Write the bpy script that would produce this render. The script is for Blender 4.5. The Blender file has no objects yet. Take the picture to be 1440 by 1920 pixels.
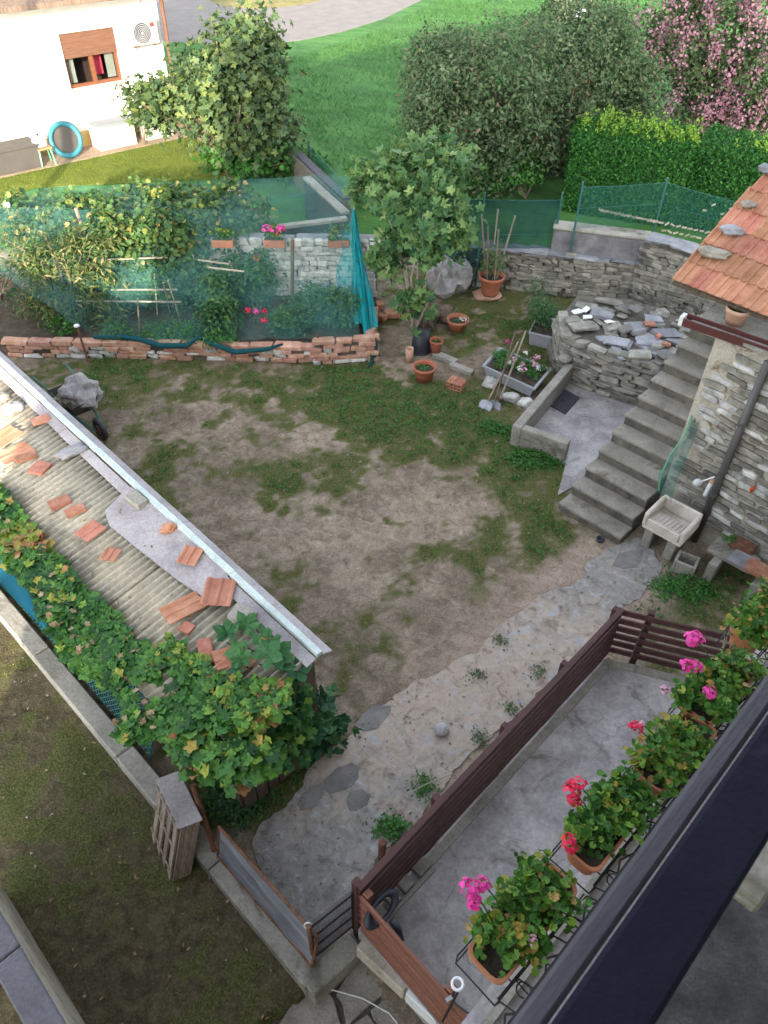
import bpy, bmesh, math, random
import numpy as np
from mathutils import Vector, Matrix, noise, Euler
rad = math.radians
R = random.Random(11)
NR = np.random.default_rng(11)
SC = bpy.context.scene
COL = SC.collection

# ------------------------------------------------------------------ camera
F, CX, CY, CAMZ = 1442., 720., 960., 8.
_d = np.array([690. - CX, -(2490. - CY), -F]); _d /= np.linalg.norm(_d)
Zc = -_d; _f = np.array([0, 0, -1.]); Yc = _f - _f.dot(Zc) * Zc; Yc /= np.linalg.norm(Yc); Xc = np.cross(Yc, Zc)
MC = np.array([Xc, Yc, Zc])
cam = bpy.data.cameras.new('camera'); co = bpy.data.objects.new('camera', cam); COL.objects.link(co)
cam.sensor_fit = 'VERTICAL'; cam.sensor_height = 36; cam.lens = F / 1920 * 36
cam.clip_start = .05; cam.clip_end = 400
co.matrix_world = Matrix.Translation((0, 0, CAMZ)) @ Matrix(MC.tolist()).to_4x4()
cam.dof.use_dof = True; cam.dof.focus_distance = 9; cam.dof.aperture_fstop = 10
SC.camera = co
# ------------------------------------------------------------------ world, sun, exposure
SUN_EL = rad(16.5)
W = bpy.data.worlds.new('World'); SC.world = W; W.use_nodes = True
nt = W.node_tree; bg = nt.nodes['Background']
sk = nt.nodes.new('ShaderNodeTexSky'); sk.sky_type = 'NISHITA'; sk.sun_disc = False
sk.sun_elevation = SUN_EL; sk.sun_rotation = math.pi; sk.air_density = 1.0; sk.dust_density = 2.0; sk.ozone_density = .6
hs_ = nt.nodes.new('ShaderNodeHueSaturation'); hs_.inputs['Saturation'].default_value = .38; nt.links.new(sk.outputs[0], hs_.inputs['Color']); nt.links.new(hs_.outputs[0], bg.inputs[0]); bg.inputs[1].default_value = .15
sl = bpy.data.lights.new('sun', 'SUN'); sl.energy = 2.3; sl.angle = rad(.5); sl.color = (1, .86, .66)
so = bpy.data.objects.new('sun', sl); COL.objects.link(so)
so.rotation_euler = (Vector((0, math.cos(SUN_EL), -math.sin(SUN_EL)))).to_track_quat('-Z', 'Y').to_euler()
SC.view_settings.view_transform = 'Standard'; SC.view_settings.look = 'None'
SC.view_settings.exposure = 2.5; SC.view_settings.gamma = 1
SC.cycles.max_bounces = 6; SC.cycles.transparent_max_bounces = 12; SC.cycles.diffuse_bounces = 3

# ------------------------------------------------------------------ measuring helpers (photo ray meets a height or a depth of the place)
def ray(u, v): return MC @ np.array([u - CX, -(v - CY), -F])
def P(u, v, z=0.):
    r = ray(u, v); t = (z - CAMZ) / r[2]; return Vector((r[0] * t, r[1] * t, z))
def PY(u, v, Y):
    r = ray(u, v); t = Y / r[1]; return Vector((r[0] * t, Y, CAMZ + r[2] * t))
def top_z(b, v2):
    """height of the point above b that shows on row v2"""
    lo, hi = b.z, b.z + 9
    for _ in range(40):
        m = (lo + hi) / 2; c = MC.T @ np.array([b.x, b.y, m - CAMZ])
        if CY - F * c[1] / -c[2] > v2: lo = m
        else: hi = m
    return lo
def poly(px, z): return [P(u, v, z).xy for u, v in px]
def inside(pts, poly_):
    x = pts[:, 0]; y = pts[:, 1]; c = np.zeros(len(x), bool); n = len(poly_)
    for i in range(n):
        x0, y0 = poly_[i]; x1, y1 = poly_[(i + 1) % n]
        if y0 == y1: continue
        k = ((y0 > y) != (y1 > y)) & (x < (x1 - x0) * (y - y0) / (y1 - y0) + x0); c ^= k
    return c
def sample_poly(pl, n, rng=NR):
    a = np.array(pl); lo = a.min(0); hi = a.max(0); out = np.zeros((0, 2))
    while len(out) < n:
        q = rng.uniform(lo, hi, (n * 3, 2)); out = np.vstack([out, q[inside(q, pl)]])
    return out[:n]
def vnoise(x, y, s, seed=0):
    g = np.random.default_rng(seed).random((128, 128)); X = x / s + 31.7; Y = y / s + 17.3
    i = np.floor(X).astype(int); j = np.floor(Y).astype(int); fx = X - i; fy = Y - j
    fx = fx * fx * (3 - 2 * fx); fy = fy * fy * (3 - 2 * fy); i %= 127; j %= 127
    return (g[i, j] * (1 - fx) + g[i + 1, j] * fx) * (1 - fy) + (g[i, j + 1] * (1 - fx) + g[i + 1, j + 1] * fx) * fy
def fbm(x, y, s, seed=0, o=4):
    t = 0; a = 1; w = 0
    for k in range(o): t = t + a * vnoise(x, y, s / 2 ** k, seed + k); w += a; a *= .55
    return t / w

# ------------------------------------------------------------------ materials
MATS = {}
def _mat(name):
    m = bpy.data.materials.new(name); m.use_nodes = True; MATS[name] = m
    return m, m.node_tree, m.node_tree.nodes['Principled BSDF']
def N(nt, t, **k):
    n = nt.nodes.new(t)
    for a, b in k.items(): setattr(n, a, b)
    return n
def ramp(nt, cols, src=None, interp='LINEAR'):
    r = N(nt, 'ShaderNodeValToRGB'); r.color_ramp.interpolation = interp
    e = r.color_ramp.elements
    while len(e) < len(cols): e.new(.5)
    for k, (p, c) in enumerate(cols): e[k].position = p; e[k].color = (*c, 1)
    if src is not None: nt.links.new(src, r.inputs[0])
    return r
def noise_n(nt, vec, scale, detail=6, rough=.6, dist=0):
    n = N(nt, 'ShaderNodeTexNoise'); n.inputs['Scale'].default_value = scale; n.inputs['Detail'].default_value = detail
    n.inputs['Roughness'].default_value = rough; n.inputs['Distortion'].default_value = dist
    nt.links.new(vec, n.inputs['Vector']); return n
def mixc(nt, f, a, b, mode='MIX'):
    m = N(nt, 'ShaderNodeMix', data_type='RGBA', blend_type=mode)
    for s, v in ((m.inputs[0], f), (m.inputs[6], a), (m.inputs[7], b)):
        if hasattr(v, 'links') or hasattr(v, 'is_linked'): nt.links.new(v, s)
        elif isinstance(v, tuple): s.default_value = (*v, 1)
        else: s.default_value = v
    return m.outputs[2]
def pm(name, cols, scale=3, rough=.85, bump=.3, bscale=None, rnd=.25, hue=0., fine=.35, stain=None, rot=0., stretch=(1, 1, 1), spec=.3, metal=0., detail=8, crack=0):
    """cols: colours from dark to light, spread by noise; stain=(colour, scale, threshold)"""
    m, nt, b = _mat(name)
    g = N(nt, 'ShaderNodeNewGeometry'); mp = N(nt, 'ShaderNodeMapping')
    r0 = N(nt, 'ShaderNodeMapping'); r0.inputs['Rotation'].default_value = (0, 0, rad(rot))
    nt.links.new(g.outputs['Position'], r0.inputs[0]); mp.inputs['Scale'].default_value = stretch
    nt.links.new(r0.outputs[0], mp.inputs[0]); v = mp.outputs[0]
    n = noise_n(nt, v, scale, detail, .65, .3)
    k = len(cols); cr = ramp(nt, [(.3 + .4 * i / max(1, k - 1), c) for i, c in enumerate(cols)], n.outputs[0]); c = cr.outputs[0]
    if stain:
        s = noise_n(nt, v, stain[1], 6, .7, .8); sr = ramp(nt, [(stain[2], (0, 0, 0)), (stain[2] + .1, (1, 1, 1))], s.outputs[0])
        c = mixc(nt, sr.outputs[0], c, stain[0])
    if crack:
        dn = noise_n(nt, v, 3.0, 4, .6); va = N(nt, 'ShaderNodeVectorMath', operation='SCALE'); nt.links.new(dn.outputs['Color'], va.inputs[0]); va.inputs['Scale'].default_value = .45
        vb = N(nt, 'ShaderNodeVectorMath', operation='ADD'); nt.links.new(v, vb.inputs[0]); nt.links.new(va.outputs[0], vb.inputs[1])
        vo = N(nt, 'ShaderNodeTexVoronoi', feature='DISTANCE_TO_EDGE'); vo.inputs['Scale'].default_value = crack; nt.links.new(vb.outputs[0], vo.inputs['Vector'])
        vr = ramp(nt, [(0, (.42,) * 3), (.006 * crack, (.62,) * 3), (.018 * crack, (1, 1, 1))], vo.outputs['Distance']); c = mixc(nt, .4, c, vr.outputs[0], 'MULTIPLY')
    f = noise_n(nt, v, scale * 14, 4, .7); fr = ramp(nt, [(.25, (1 - fine,) * 3), (.75, (1 + fine * .6,) * 3)], f.outputs[0])
    c = mixc(nt, 1., c, fr.outputs[0], 'MULTIPLY')
    oi = N(nt, 'ShaderNodeObjectInfo'); h = N(nt, 'ShaderNodeHueSaturation')
    mr = N(nt, 'ShaderNodeMapRange'); mr.inputs[3].default_value = 1 - rnd; mr.inputs[4].default_value = 1 + rnd
    nt.links.new(oi.outputs['Random'], mr.inputs[0]); nt.links.new(mr.outputs[0], h.inputs['Value'])
    if hue:
        wn = N(nt, 'ShaderNodeTexWhiteNoise', noise_dimensions='1D'); nt.links.new(oi.outputs['Random'], wn.inputs['W'])
        mh = N(nt, 'ShaderNodeMapRange'); mh.inputs[3].default_value = .5 - hue; mh.inputs[4].default_value = .5 + hue
        nt.links.new(wn.outputs[0], mh.inputs[0]); nt.links.new(mh.outputs[0], h.inputs['Hue'])
    nt.links.new(c, h.inputs['Color']); nt.links.new(h.outputs[0], b.inputs['Base Color'])
    b.inputs['Roughness'].default_value = rough; b.inputs['Specular IOR Level'].default_value = spec; b.inputs['Metallic'].default_value = metal
    if bump:
        bn = noise_n(nt, v, bscale or scale * 8, 8, .7); bp = N(nt, 'ShaderNodeBump'); bp.inputs['Strength'].default_value = bump
        bp.inputs['Distance'].default_value = .03; nt.links.new(bn.outputs[0], bp.inputs['Height']); nt.links.new(bp.outputs[0], b.inputs['Normal'])
    return m
def leafmat(name, cols, src='attr', tr=.3, rough=.6):
    m, nt, b = _mat(name)
    if src == 'attr': a = N(nt, 'ShaderNodeAttribute', attribute_name='var'); o = a.outputs['Fac']
    else: a = N(nt, 'ShaderNodeObjectInfo'); o = a.outputs['Random']
    c = ramp(nt, cols, o).outputs[0]
    g = N(nt, 'ShaderNodeNewGeometry'); n = noise_n(nt, g.outputs['Position'], 30, 3); fr = ramp(nt, [(.3, (.7,) * 3), (.7, (1.25,) * 3)], n.outputs[0])
    c = mixc(nt, 1., c, fr.outputs[0], 'MULTIPLY')
    nt.links.new(c, b.inputs['Base Color']); b.inputs['Roughness'].default_value = rough; b.inputs['Specular IOR Level'].default_value = .35
    t = N(nt, 'ShaderNodeBsdfTranslucent'); nt.links.new(c, t.inputs[0]); mx = N(nt, 'ShaderNodeMixShader'); mx.inputs[0].default_value = tr
    out = nt.nodes['Material Output']; nt.links.new(b.outputs[0], mx.inputs[1]); nt.links.new(t.outputs[0], mx.inputs[2]); nt.links.new(mx.outputs[0], out.inputs[0])
    return m
def netmat(name, col, alpha, rough=.8, var=.15, scale=3):
    m, nt, b = _mat(name); g = N(nt, 'ShaderNodeNewGeometry')
    n = noise_n(nt, g.outputs['Position'], scale, 5, .6, .5)
    mr = N(nt, 'ShaderNodeMapRange'); mr.inputs[1].default_value = .3; mr.inputs[2].default_value = .7
    mr.inputs[3].default_value = max(0, alpha - var); mr.inputs[4].default_value = min(1, alpha + var); nt.links.new(n.outputs[0], mr.inputs[0])
    b.inputs['Base Color'].default_value = (*col, 1); b.inputs['Roughness'].default_value = rough; b.inputs['Specular IOR Level'].default_value = .1
    t = N(nt, 'ShaderNodeBsdfTransparent'); mx = N(nt, 'ShaderNodeMixShader'); out = nt.nodes['Material Output']
    nt.links.new(mr.outputs[0], mx.inputs[0]); nt.links.new(t.outputs[0], mx.inputs[1]); nt.links.new(b.outputs[0], mx.inputs[2]); nt.links.new(mx.outputs[0], out.inputs[0])
    return m
def flat(name, c, rough=.5, metal=0, spec=.4): return pm(name, [tuple(x * .85 for x in c), tuple(min(1, x * 1.1) for x in c)], 2, rough, .06, 20, .06, fine=.12, spec=spec, metal=metal)

M = {}
M['concrete'] = pm('pale_concrete', [(.20, .19, .165), (.30, .285, .25), (.38, .36, .32)], 2.2, .9, .35, 30, .08, stain=((.13, .125, .10), 1.3, .58))
M['step'] = pm('stair_concrete', [(.20, .185, .16), (.29, .27, .235), (.36, .34, .30)], 3, .9, .5, 40, .08, stain=((.15, .135, .11), 2.2, .55))
M['stepdark'] = pm('dark_riser', [(.07, .068, .055), (.14, .13, .11), (.2, .185, .15)], 5, .95, .8, 30, .15)  # darker than the treads, for risers and the fill below
M['terrace'] = pm('terrace_concrete', [(.19, .175, .175), (.35, .33, .335), (.50, .475, .48)], 1.5, .8, .3, 25, .0, stain=((.20, .185, .17), 1.6, .57), fine=.3, detail=10, crack=.8)
M['coping'] = pm('violet_grey_coping', [(.085, .08, .095), (.125, .118, .14)], 3, .7, .2, 20, .04)
M['plaster'] = pm('old_lime_plaster', [(.30, .27, .22), (.46, .42, .35), (.55, .52, .44)], 2.5, .95, .8, 18, .0, stain=((.20, .15, .10), 3, .57))
M['mortar'] = pm('dark_mortar', [(.09, .08, .065), (.17, .155, .13)], 6, .95, .8, 30, 0)
M['stone'] = pm('grey_schist', [(.13, .125, .11), (.24, .23, .20), (.36, .34, .29)], 5, .9, .6, 25, .35, .01, fine=.35, stain=((.24, .19, .11), 3, .62))
M['slate'] = pm('blue_grey_slate', [(.17, .175, .19), (.26, .265, .29), (.34, .34, .36)], 4, .8, .35, 25, .22, .01, fine=.25)
M['whitestone'] = pm('limewashed_stone', [(.26, .26, .25), (.52, .52, .50), (.72, .72, .69)], 6, .9, .6, 25, .25, fine=.3)
M['rock'] = pm('pale_rock', [(.22, .21, .21), (.36, .35, .355), (.50, .49, .49)], 4, .85, .7, 16, .12, fine=.25)
M['brown_rock'] = pm('brown_rock', [(.16, .14, .12), (.28, .26, .22), (.36, .34, .31)], 5, .9, .6, 16, .18, .02)
M['tile'] = pm('terracotta_tile', [(.36, .15, .09), (.48, .22, .14), (.56, .30, .21)], 5, .85, .25, 30, .2, .012, fine=.2, stain=((.26, .17, .13), 2.3, .64))
M['brick'] = pm('red_brick', [(.32, .13, .08), (.42, .18, .12), (.52, .28, .20)], 9, .9, .4, 30, .28, .012, fine=.25)
M['wallbrick'] = pm('faded_wall_brick', [(.34, .17, .12), (.46, .26, .19), (.58, .42, .34)], 7, .9, .4, 30, .22, .012, fine=.3)
M['pot'] = pm('terracotta_pot', [(.36, .13, .07), (.46, .18, .10)], 6, .75, .15, 30, .15, .01, fine=.15)
M['pinkpot'] = pm('pale_terracotta', [(.45, .26, .18), (.56, .36, .27)], 6, .8, .15, 30, .1, fine=.15)
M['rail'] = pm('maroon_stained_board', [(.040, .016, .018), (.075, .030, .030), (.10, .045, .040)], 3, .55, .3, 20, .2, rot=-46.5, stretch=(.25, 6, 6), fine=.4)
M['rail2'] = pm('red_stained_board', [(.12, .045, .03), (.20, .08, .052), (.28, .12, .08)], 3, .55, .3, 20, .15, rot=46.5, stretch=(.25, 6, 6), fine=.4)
M['greywood'] = pm('weathered_wood', [(.16, .12, .09), (.28, .22, .17), (.38, .31, .25)], 4, .85, .4, 20, .18, .01, stretch=(5, 5, .5), fine=.35)
M['oldwood'] = pm('grey_brown_wood', [(.08, .055, .04), (.16, .12, .09), (.24, .19, .15)], 4, .85, .4, 20, .2, .01, stretch=(5, 5, .5), fine=.35)
M['stake'] = pm('pale_stake', [(.26, .22, .17), (.42, .38, .31)], 6, .85, .3, 20, .2)
M['navy'] = pm('navy_painted_rail', [(.0028, .003, .011), (.006, .0065, .020)], 5, .75, .35, 14, 0, spec=.15, fine=.25, stain=((.02, .02, .032), 9, .60))
M['greypaint'] = pm('grey_painted_edge', [(.035, .032, .045), (.066, .062, .08)], 5, .6, .3, 20, 0, rot=-46, stretch=(.5, 4, 4))
M['ourfloor'] = pm('dark_stone_floor', [(.018, .018, .02), (.042, .042, .044), (.08, .08, .08)], 9, .8, .5, 40, 0, fine=.4)
M['white'] = pm('white_render', [(.66, .64, .60), (.72, .70, .67)], 1.2, .9, .12, 40, 0, fine=.06)
M['whitepaint'] = flat('white_paint', (.72, .74, .73), .6)
M['strip'] = pm('pale_painted_metal', [(.42, .50, .50), (.62, .70, .69)], 5, .5, .2, 30, .1, stain=((.36, .36, .34), 8, .63))
M['fibre'] = pm('fibre_cement_sheet', [(.30, .27, .215), (.42, .385, .31), (.52, .48, .385)], 1.6, .9, .3, 40, .05, stain=((.25, .22, .18), 1.2, .58), fine=.3, detail=8)
M['lilac'] = pm('grey_mauve_flashing', [(.25, .23, .24), (.36, .335, .35), (.42, .40, .41)], 2.5, .85, .2, 30, .05, stain=((.22, .20, .18), 3, .62))
M['rust'] = pm('rusty_iron', [(.07, .035, .025), (.16, .075, .045), (.24, .12, .07)], 12, .85, .4, 40, .1)
M['sheet'] = pm('zinc_sheet', [(.13, .14, .17), (.26, .27, .31), (.42, .44, .48)], 3, .45, .3, 12, 0, rot=46, stretch=(.3, 3, 3), metal=.3)
M['iron'] = flat('black_wrought_iron', (.012, .012, .014), .5)
M['greenpost'] = flat('green_coated_post', (.035, .13, .12), .5)
M['blackplastic'] = flat('black_plastic', (.022, .024, .035), .5)
M['greyplastic'] = flat('grey_plastic', (.30, .31, .34), .5)
M['brownmetal'] = flat('brown_painted_metal', (.10, .035, .035), .35)
M['greypipe'] = flat('grey_brown_pipe', (.09, .085, .085), .4)
M['soil'] = pm('dark_garden_soil', [(.035, .028, .022), (.07, .055, .042), (.11, .09, .07)], 6, .95, .9, 20, 0)
M['asphalt'] = pm('grey_asphalt', [(.17, .155, .15), (.23, .21, .20)], 1.5, .9, .2, 40, 0, fine=.1)
M['brownwood'] = pm('varnished_wood', [(.11, .04, .02), (.17, .07, .035)], 4, .5, .15, 20, .1, stretch=(1, 1, 8))
M['shutter'] = pm('brown_shutter', [(.10, .048, .03), (.15, .075, .05)], 3, .6, .1, 20, .05, stretch=(1, 1, 9))
M['dark'] = flat('painted_room_dark', (.02, .012, .01), .9)
M['curtain'] = flat('grey_green_curtain', (.13, .15, .135), .9)
M['redcloth'] = flat('red_cloth', (.35, .03, .06), .9)
M['blue'] = flat('blue_plastic', (.03, .15, .19), .5)
M['ac'] = flat('cream_casing', (.33, .32, .30), .5)
M['chest'] = flat('off_white_chest', (.44, .42, .39), .6)
M['greychest'] = flat('grey_lid', (.17, .19, .21), .6)
M['tub'] = flat('dark_grey_tub', (.06, .055, .05), .8)
M['greenplastic'] = flat('green_plastic', (.10, .30, .18), .5)
M['yellowpaint'] = flat('ochre_paint', (.60, .42, .16), .9)
M['net'] = netmat('blue_green_garden_net', (.07, .19, .18), .22, var=.10, scale=1.2)
M['netdense'] = netmat('bunched_teal_net', (.008, .25, .29), .86, var=.16, scale=6)
M['netroll'] = netmat('rolled_dark_teal_net', (.010, .07, .085), .93, var=.05, scale=6)
M['veil'] = netmat('dark_green_windbreak_mesh', (.010, .055, .060), .68, var=.10, scale=2)
M['veil2'] = netmat('thin_green_mesh', (.03, .14, .12), .30, var=.08, scale=3)
M['bluemesh'] = netmat('blue_plastic_mesh', (.01, .12, .20), .85, var=.1, scale=5)
M['white_plastic'] = flat('white_plastic', (.75, .76, .80), .4)
M['glass'] = flat('dark_glass', (.03, .03, .035), .1, spec=.6)

G = dict(
 vine=[(0, (.02, .075, .025)), (.35, (.05, .165, .032)), (.66, (.11, .26, .04)), (.82, (.22, .29, .035)), (.94, (.36, .28, .06)), (1, (.32, .15, .07))],
 squash=[(0, (.02, .075, .035)), (.5, (.035, .13, .05)), (1, (.06, .18, .055))],
 fig=[(0, (.035, .11, .04)), (.5, (.09, .19, .065)), (1, (.22, .32, .10))],
 bigfig=[(0, (.03, .065, .028)), (.5, (.065, .115, .045)), (1, (.17, .22, .06))],
 olive=[(0, (.04, .08, .035)), (.5, (.085, .145, .06)), (.9, (.15, .21, .10)), (1, (.22, .16, .10))],
 hedge=[(0, (.012, .07, .012)), (.6, (.03, .15, .022)), (1, (.07, .24, .035))],
 lime=[(0, (.14, .30, .03)), (1, (.28, .42, .05))],
 tomato=[(0, (.025, .08, .035)), (.6, (.055, .155, .055)), (1, (.12, .23, .07))],
 yellowtree=[(0, (.03, .08, .02)), (.55, (.085, .14, .04)), (.85, (.20, .20, .07)), (1, (.36, .29, .13))],
 rose=[(0, (.03, .08, .03)), (.6, (.07, .15, .04)), (.9, (.24, .26, .06)), (1, (.45, .33, .12))],
 ger=[(0, (.02, .08, .012)), (.5, (.06, .18, .022)), (.82, (.16, .28, .03)), (.92, (.32, .26, .04)), (1, (.42, .24, .09))],
 weed=[(0, (.025, .10, .02)), (1, (.08, .25, .04))],
 dry=[(0, (.22, .14, .075)), (1, (.40, .30, .19))],
 mauve=[(0, (.035, .07, .03)), (.6, (.07, .12, .045)), (1, (.12, .12, .05))])
for k, c in G.items(): M['L' + k] = leafmat('leaf_' + k, c)
for k in ('vine', 'squash', 'fig', 'ger', 'bigfig'): M['O' + k] = leafmat('single_leaf_' + k, G[k], 'obj')
M['pink'] = leafmat('magenta_petal', [(0, (.60, .02, .22)), (1, (.80, .08, .42))], 'attr', .2)
M['red'] = leafmat('crimson_petal', [(0, (.50, .01, .05)), (1, (.75, .03, .10))], 'attr', .2)
M['rosepink'] = leafmat('soft_pink_petal', [(0, (.60, .25, .38)), (1, (.80, .50, .62))], 'attr', .2)
M['lilacpink'] = leafmat('lilac_pink_panicle', [(0, (.24, .10, .15)), (1, (.44, .25, .31))], 'attr', .2)
M['whitepetal'] = leafmat('white_petal', [(0, (.65, .65, .62)), (1, (.85, .85, .82))], 'attr', .2)
M['orangepetal'] = leafmat('orange_petal', [(0, (.7, .12, .03)), (1, (.8, .25, .05))], 'attr', .2)

# ------------------------------------------------------------------ mesh helpers
ORG = {}
def org(o):
    while o is not None:
        if o.name in ORG: return ORG[o.name]
        o = o.parent
    return Vector((0, 0, 0))
def tag(o, label=None, cat=None, group=None, kind=None):
    if label: o['label'] = label
    if cat: o['category'] = cat
    if group: o['group'] = group
    if kind: o['kind'] = kind
    return o
def thing(name, loc, label, cat, group=None):
    o = bpy.data.objects.new(name, None); COL.objects.link(o); o.empty_display_size = .1
    o.location = loc; ORG[o.name] = Vector(loc); return tag(o, label, cat, group)
def raw(name, me, mat, parent=None, smooth=False):
    o = bpy.data.objects.new(name, me); COL.objects.link(o)
    if mat and not me.materials: me.materials.append(mat)
    if smooth: me.polygons.foreach_set('use_smooth', [True] * len(me.polygons))
    if parent: o.parent = parent
    return o
class MB:
    def __init__(s): s.v = []; s.f = []
    def add(s, vs, fs):
        n = len(s.v); s.v += [tuple(x) for x in vs]; s.f += [tuple(i + n for i in f) for f in fs]; return s
    def box(s, c, d, rz=0, rot=None):
        Rm = rot if rot is not None else Matrix.Rotation(rz, 3, 'Z'); c = Vector(c)
        vs = [c + Rm @ Vector((x * d[0] / 2, y * d[1] / 2, z * d[2] / 2)) for z in (-1, 1) for y in (-1, 1) for x in (-1, 1)]
        return s.add(vs, [(0, 2, 3, 1), (4, 5, 7, 6), (0, 1, 5, 4), (2, 6, 7, 3), (0, 4, 6, 2), (1, 3, 7, 5)])
    def bar(s, a, b, w, h, up=(0, 0, 1)):
        a = Vector(a); b = Vector(b); d = (b - a); L = d.length; d.normalize(); u = Vector(up)
        if abs(d.dot(u)) > .98: u = Vector((0, 1, 0))
        x = d.cross(u).normalized(); z = x.cross(d); m = Matrix((x, d, z)).transposed()
        return s.box((a + b) / 2, (w, L, h), rot=m)
    def tube(s, pts, r, n=8, cap=True):
        pts = [Vector(p) for p in pts]; k = len(pts); rs = r if isinstance(r, (list, tuple)) else [r] * k
        base = len(s.v); u = None
        for i, p in enumerate(pts):
            d = (pts[min(i + 1, k - 1)] - pts[max(i - 1, 0)]).normalized()
            if u is None: u = d.orthogonal().normalized()
            u = (u - d * u.dot(d)).normalized(); w = d.cross(u)
            for j in range(n):
                a = 2 * math.pi * j / n; s.v.append(tuple(p + (u * math.cos(a) + w * math.sin(a)) * rs[i]))
        for i in range(k - 1):
            for j in range(n):
                a = base + i * n + j; b = base + i * n + (j + 1) % n; s.f.append((a, b, b + n, a + n))
        if cap: s.f.append(tuple(base + j for j in reversed(range(n)))); s.f.append(tuple(base + (k - 1) * n + j for j in range(n)))
        return s
    def lathe(s, c, prof, n=24):
        base = len(s.v); k = len(prof)
        for r, z in prof:
            for j in range(n):
                a = 2 * math.pi * j / n; s.v.append((c[0] + r * math.cos(a), c[1] + r * math.sin(a), c[2] + z))
        for i in range(k - 1):
            for j in range(n):
                a = base + i * n + j; b = base + i * n + (j + 1) % n; s.f.append((a, b, b + n, a + n))
        return s
    def ext(s, pl, z0, z1):
        n = len(pl); A = sum(pl[i][0] * pl[(i + 1) % n][1] - pl[(i + 1) % n][0] * pl[i][1] for i in range(n))
        if A < 0: pl = list(reversed(pl))
        vs = [(p[0], p[1], z0) for p in pl] + [(p[0], p[1], z1) for p in pl]
        return s.add(vs, [tuple(reversed(range(n))), tuple(range(n, 2 * n))] + [(i, (i + 1) % n, n + (i + 1) % n, n + i) for i in range(n)])
    def torus(s, c, R_, r, rot=None, n=24, m=8):
        rot = rot or Matrix.Identity(3); base = len(s.v); c = Vector(c)
        for i in range(n):
            a = 2 * math.pi * i / n
            for j in range(m):
                b = 2 * math.pi * j / m; q = Vector(((R_ + r * math.cos(b)) * math.cos(a), (R_ + r * math.cos(b)) * math.sin(a), r * math.sin(b))); s.v.append(tuple(c + rot @ q))
        for i in range(n):
            for j in range(m):
                s.f.append((base + i * m + j, base + ((i + 1) % n) * m + j, base + ((i + 1) % n) * m + (j + 1) % m, base + i * m + (j + 1) % m))
        return s
    def blob(s, c, rad_, rough=.25, sub=2, seed=None, flatten=True, rz=0, freq=1.6):
        bm = bmesh.new(); bmesh.ops.create_icosphere(bm, subdivisions=sub, radius=1); sd = R.random() * 90 if seed is None else seed
        Rm = Matrix.Rotation(rz, 3, 'Z'); vs = []
        for v in bm.verts:
            k = 1 + rough * noise.noise(v.co * freq + Vector((sd, sd * .7, 3))) * 2 + rough * .5 * noise.noise(v.co * freq * 2.6 + Vector((sd, 1, sd)))
            q = v.co * k
            vs.append(Vector(c) + Rm @ Vector((q.x * rad_[0], q.y * rad_[1], q.z * rad_[2])))
        fs = [tuple(v.index for v in f.verts) for f in bm.faces]; bm.free(); return s.add(vs, fs)
    def mesh(s, name, o=Vector((0, 0, 0))):
        me = bpy.data.meshes.new(name); me.from_pydata([(v[0] - o[0], v[1] - o[1], v[2] - o[2]) for v in s.v], [], s.f); me.update(); return me
    def build(s, name, mat, parent=None, smooth=False, bevel=0):
        o = None
        if parent is None and s.v:
            a = np.array(s.v); o = Vector((a[:, 0].mean(), a[:, 1].mean(), a[:, 2].min()))
        else: o = org(parent)
        me = s.mesh(name, o)
        if bevel:
            bm = bmesh.new(); bm.from_mesh(me); bmesh.ops.bevel(bm, geom=bm.edges[:] , offset=bevel, segments=1, affect='EDGES', clamp_overlap=True); bm.to_mesh(me); bm.free()
        ob = raw(name, me, mat, parent, smooth)
        if parent is None: ob.location = o; ORG[ob.name] = o
        return ob
def rough_boxes(name, mat, n, jit, bevel=.08, seed=1):
    out = []; rr = random.Random(seed)
    for k in range(n):
        bm = bmesh.new(); bmesh.ops.create_cube(bm, size=1)
        for v in bm.verts: v.co += Vector([rr.uniform(-jit, jit) for _ in range(3)])
        bmesh.ops.bevel(bm, geom=bm.edges[:], offset=bevel, segments=1, affect='EDGES')
        for v in bm.verts: v.co += Vector([rr.uniform(-jit, jit) * .25 for _ in range(3)])
        me = bpy.data.meshes.new(name); bm.to_mesh(me); bm.free(); me.materials.append(mat); out.append(me)
    return out
def piece(name, me, parent, loc, rot=(0, 0, 0), scale=(1, 1, 1)):
    o = bpy.data.objects.new(name, me); COL.objects.link(o); o.parent = parent
    o.location = Vector(loc) - org(parent); o.rotation_euler = rot; o.scale = scale; return o
STONE = rough_boxes('stone', M['stone'], 8, .14, .1, 1); SLATE = rough_boxes('slate', M['slate'], 8, .16, .06, 2)
WSTONE = rough_boxes('white_stone', M['whitestone'], 6, .16, .12, 3); BRICK = rough_boxes('brick', M['brick'], 5, .03, .05, 4)
WBRICK = rough_boxes('brick', M['wallbrick'], 5, .06, .06, 14)
CBLOCK = rough_boxes('concrete_block', M['concrete'], 3, .02, .04, 5)
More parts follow.
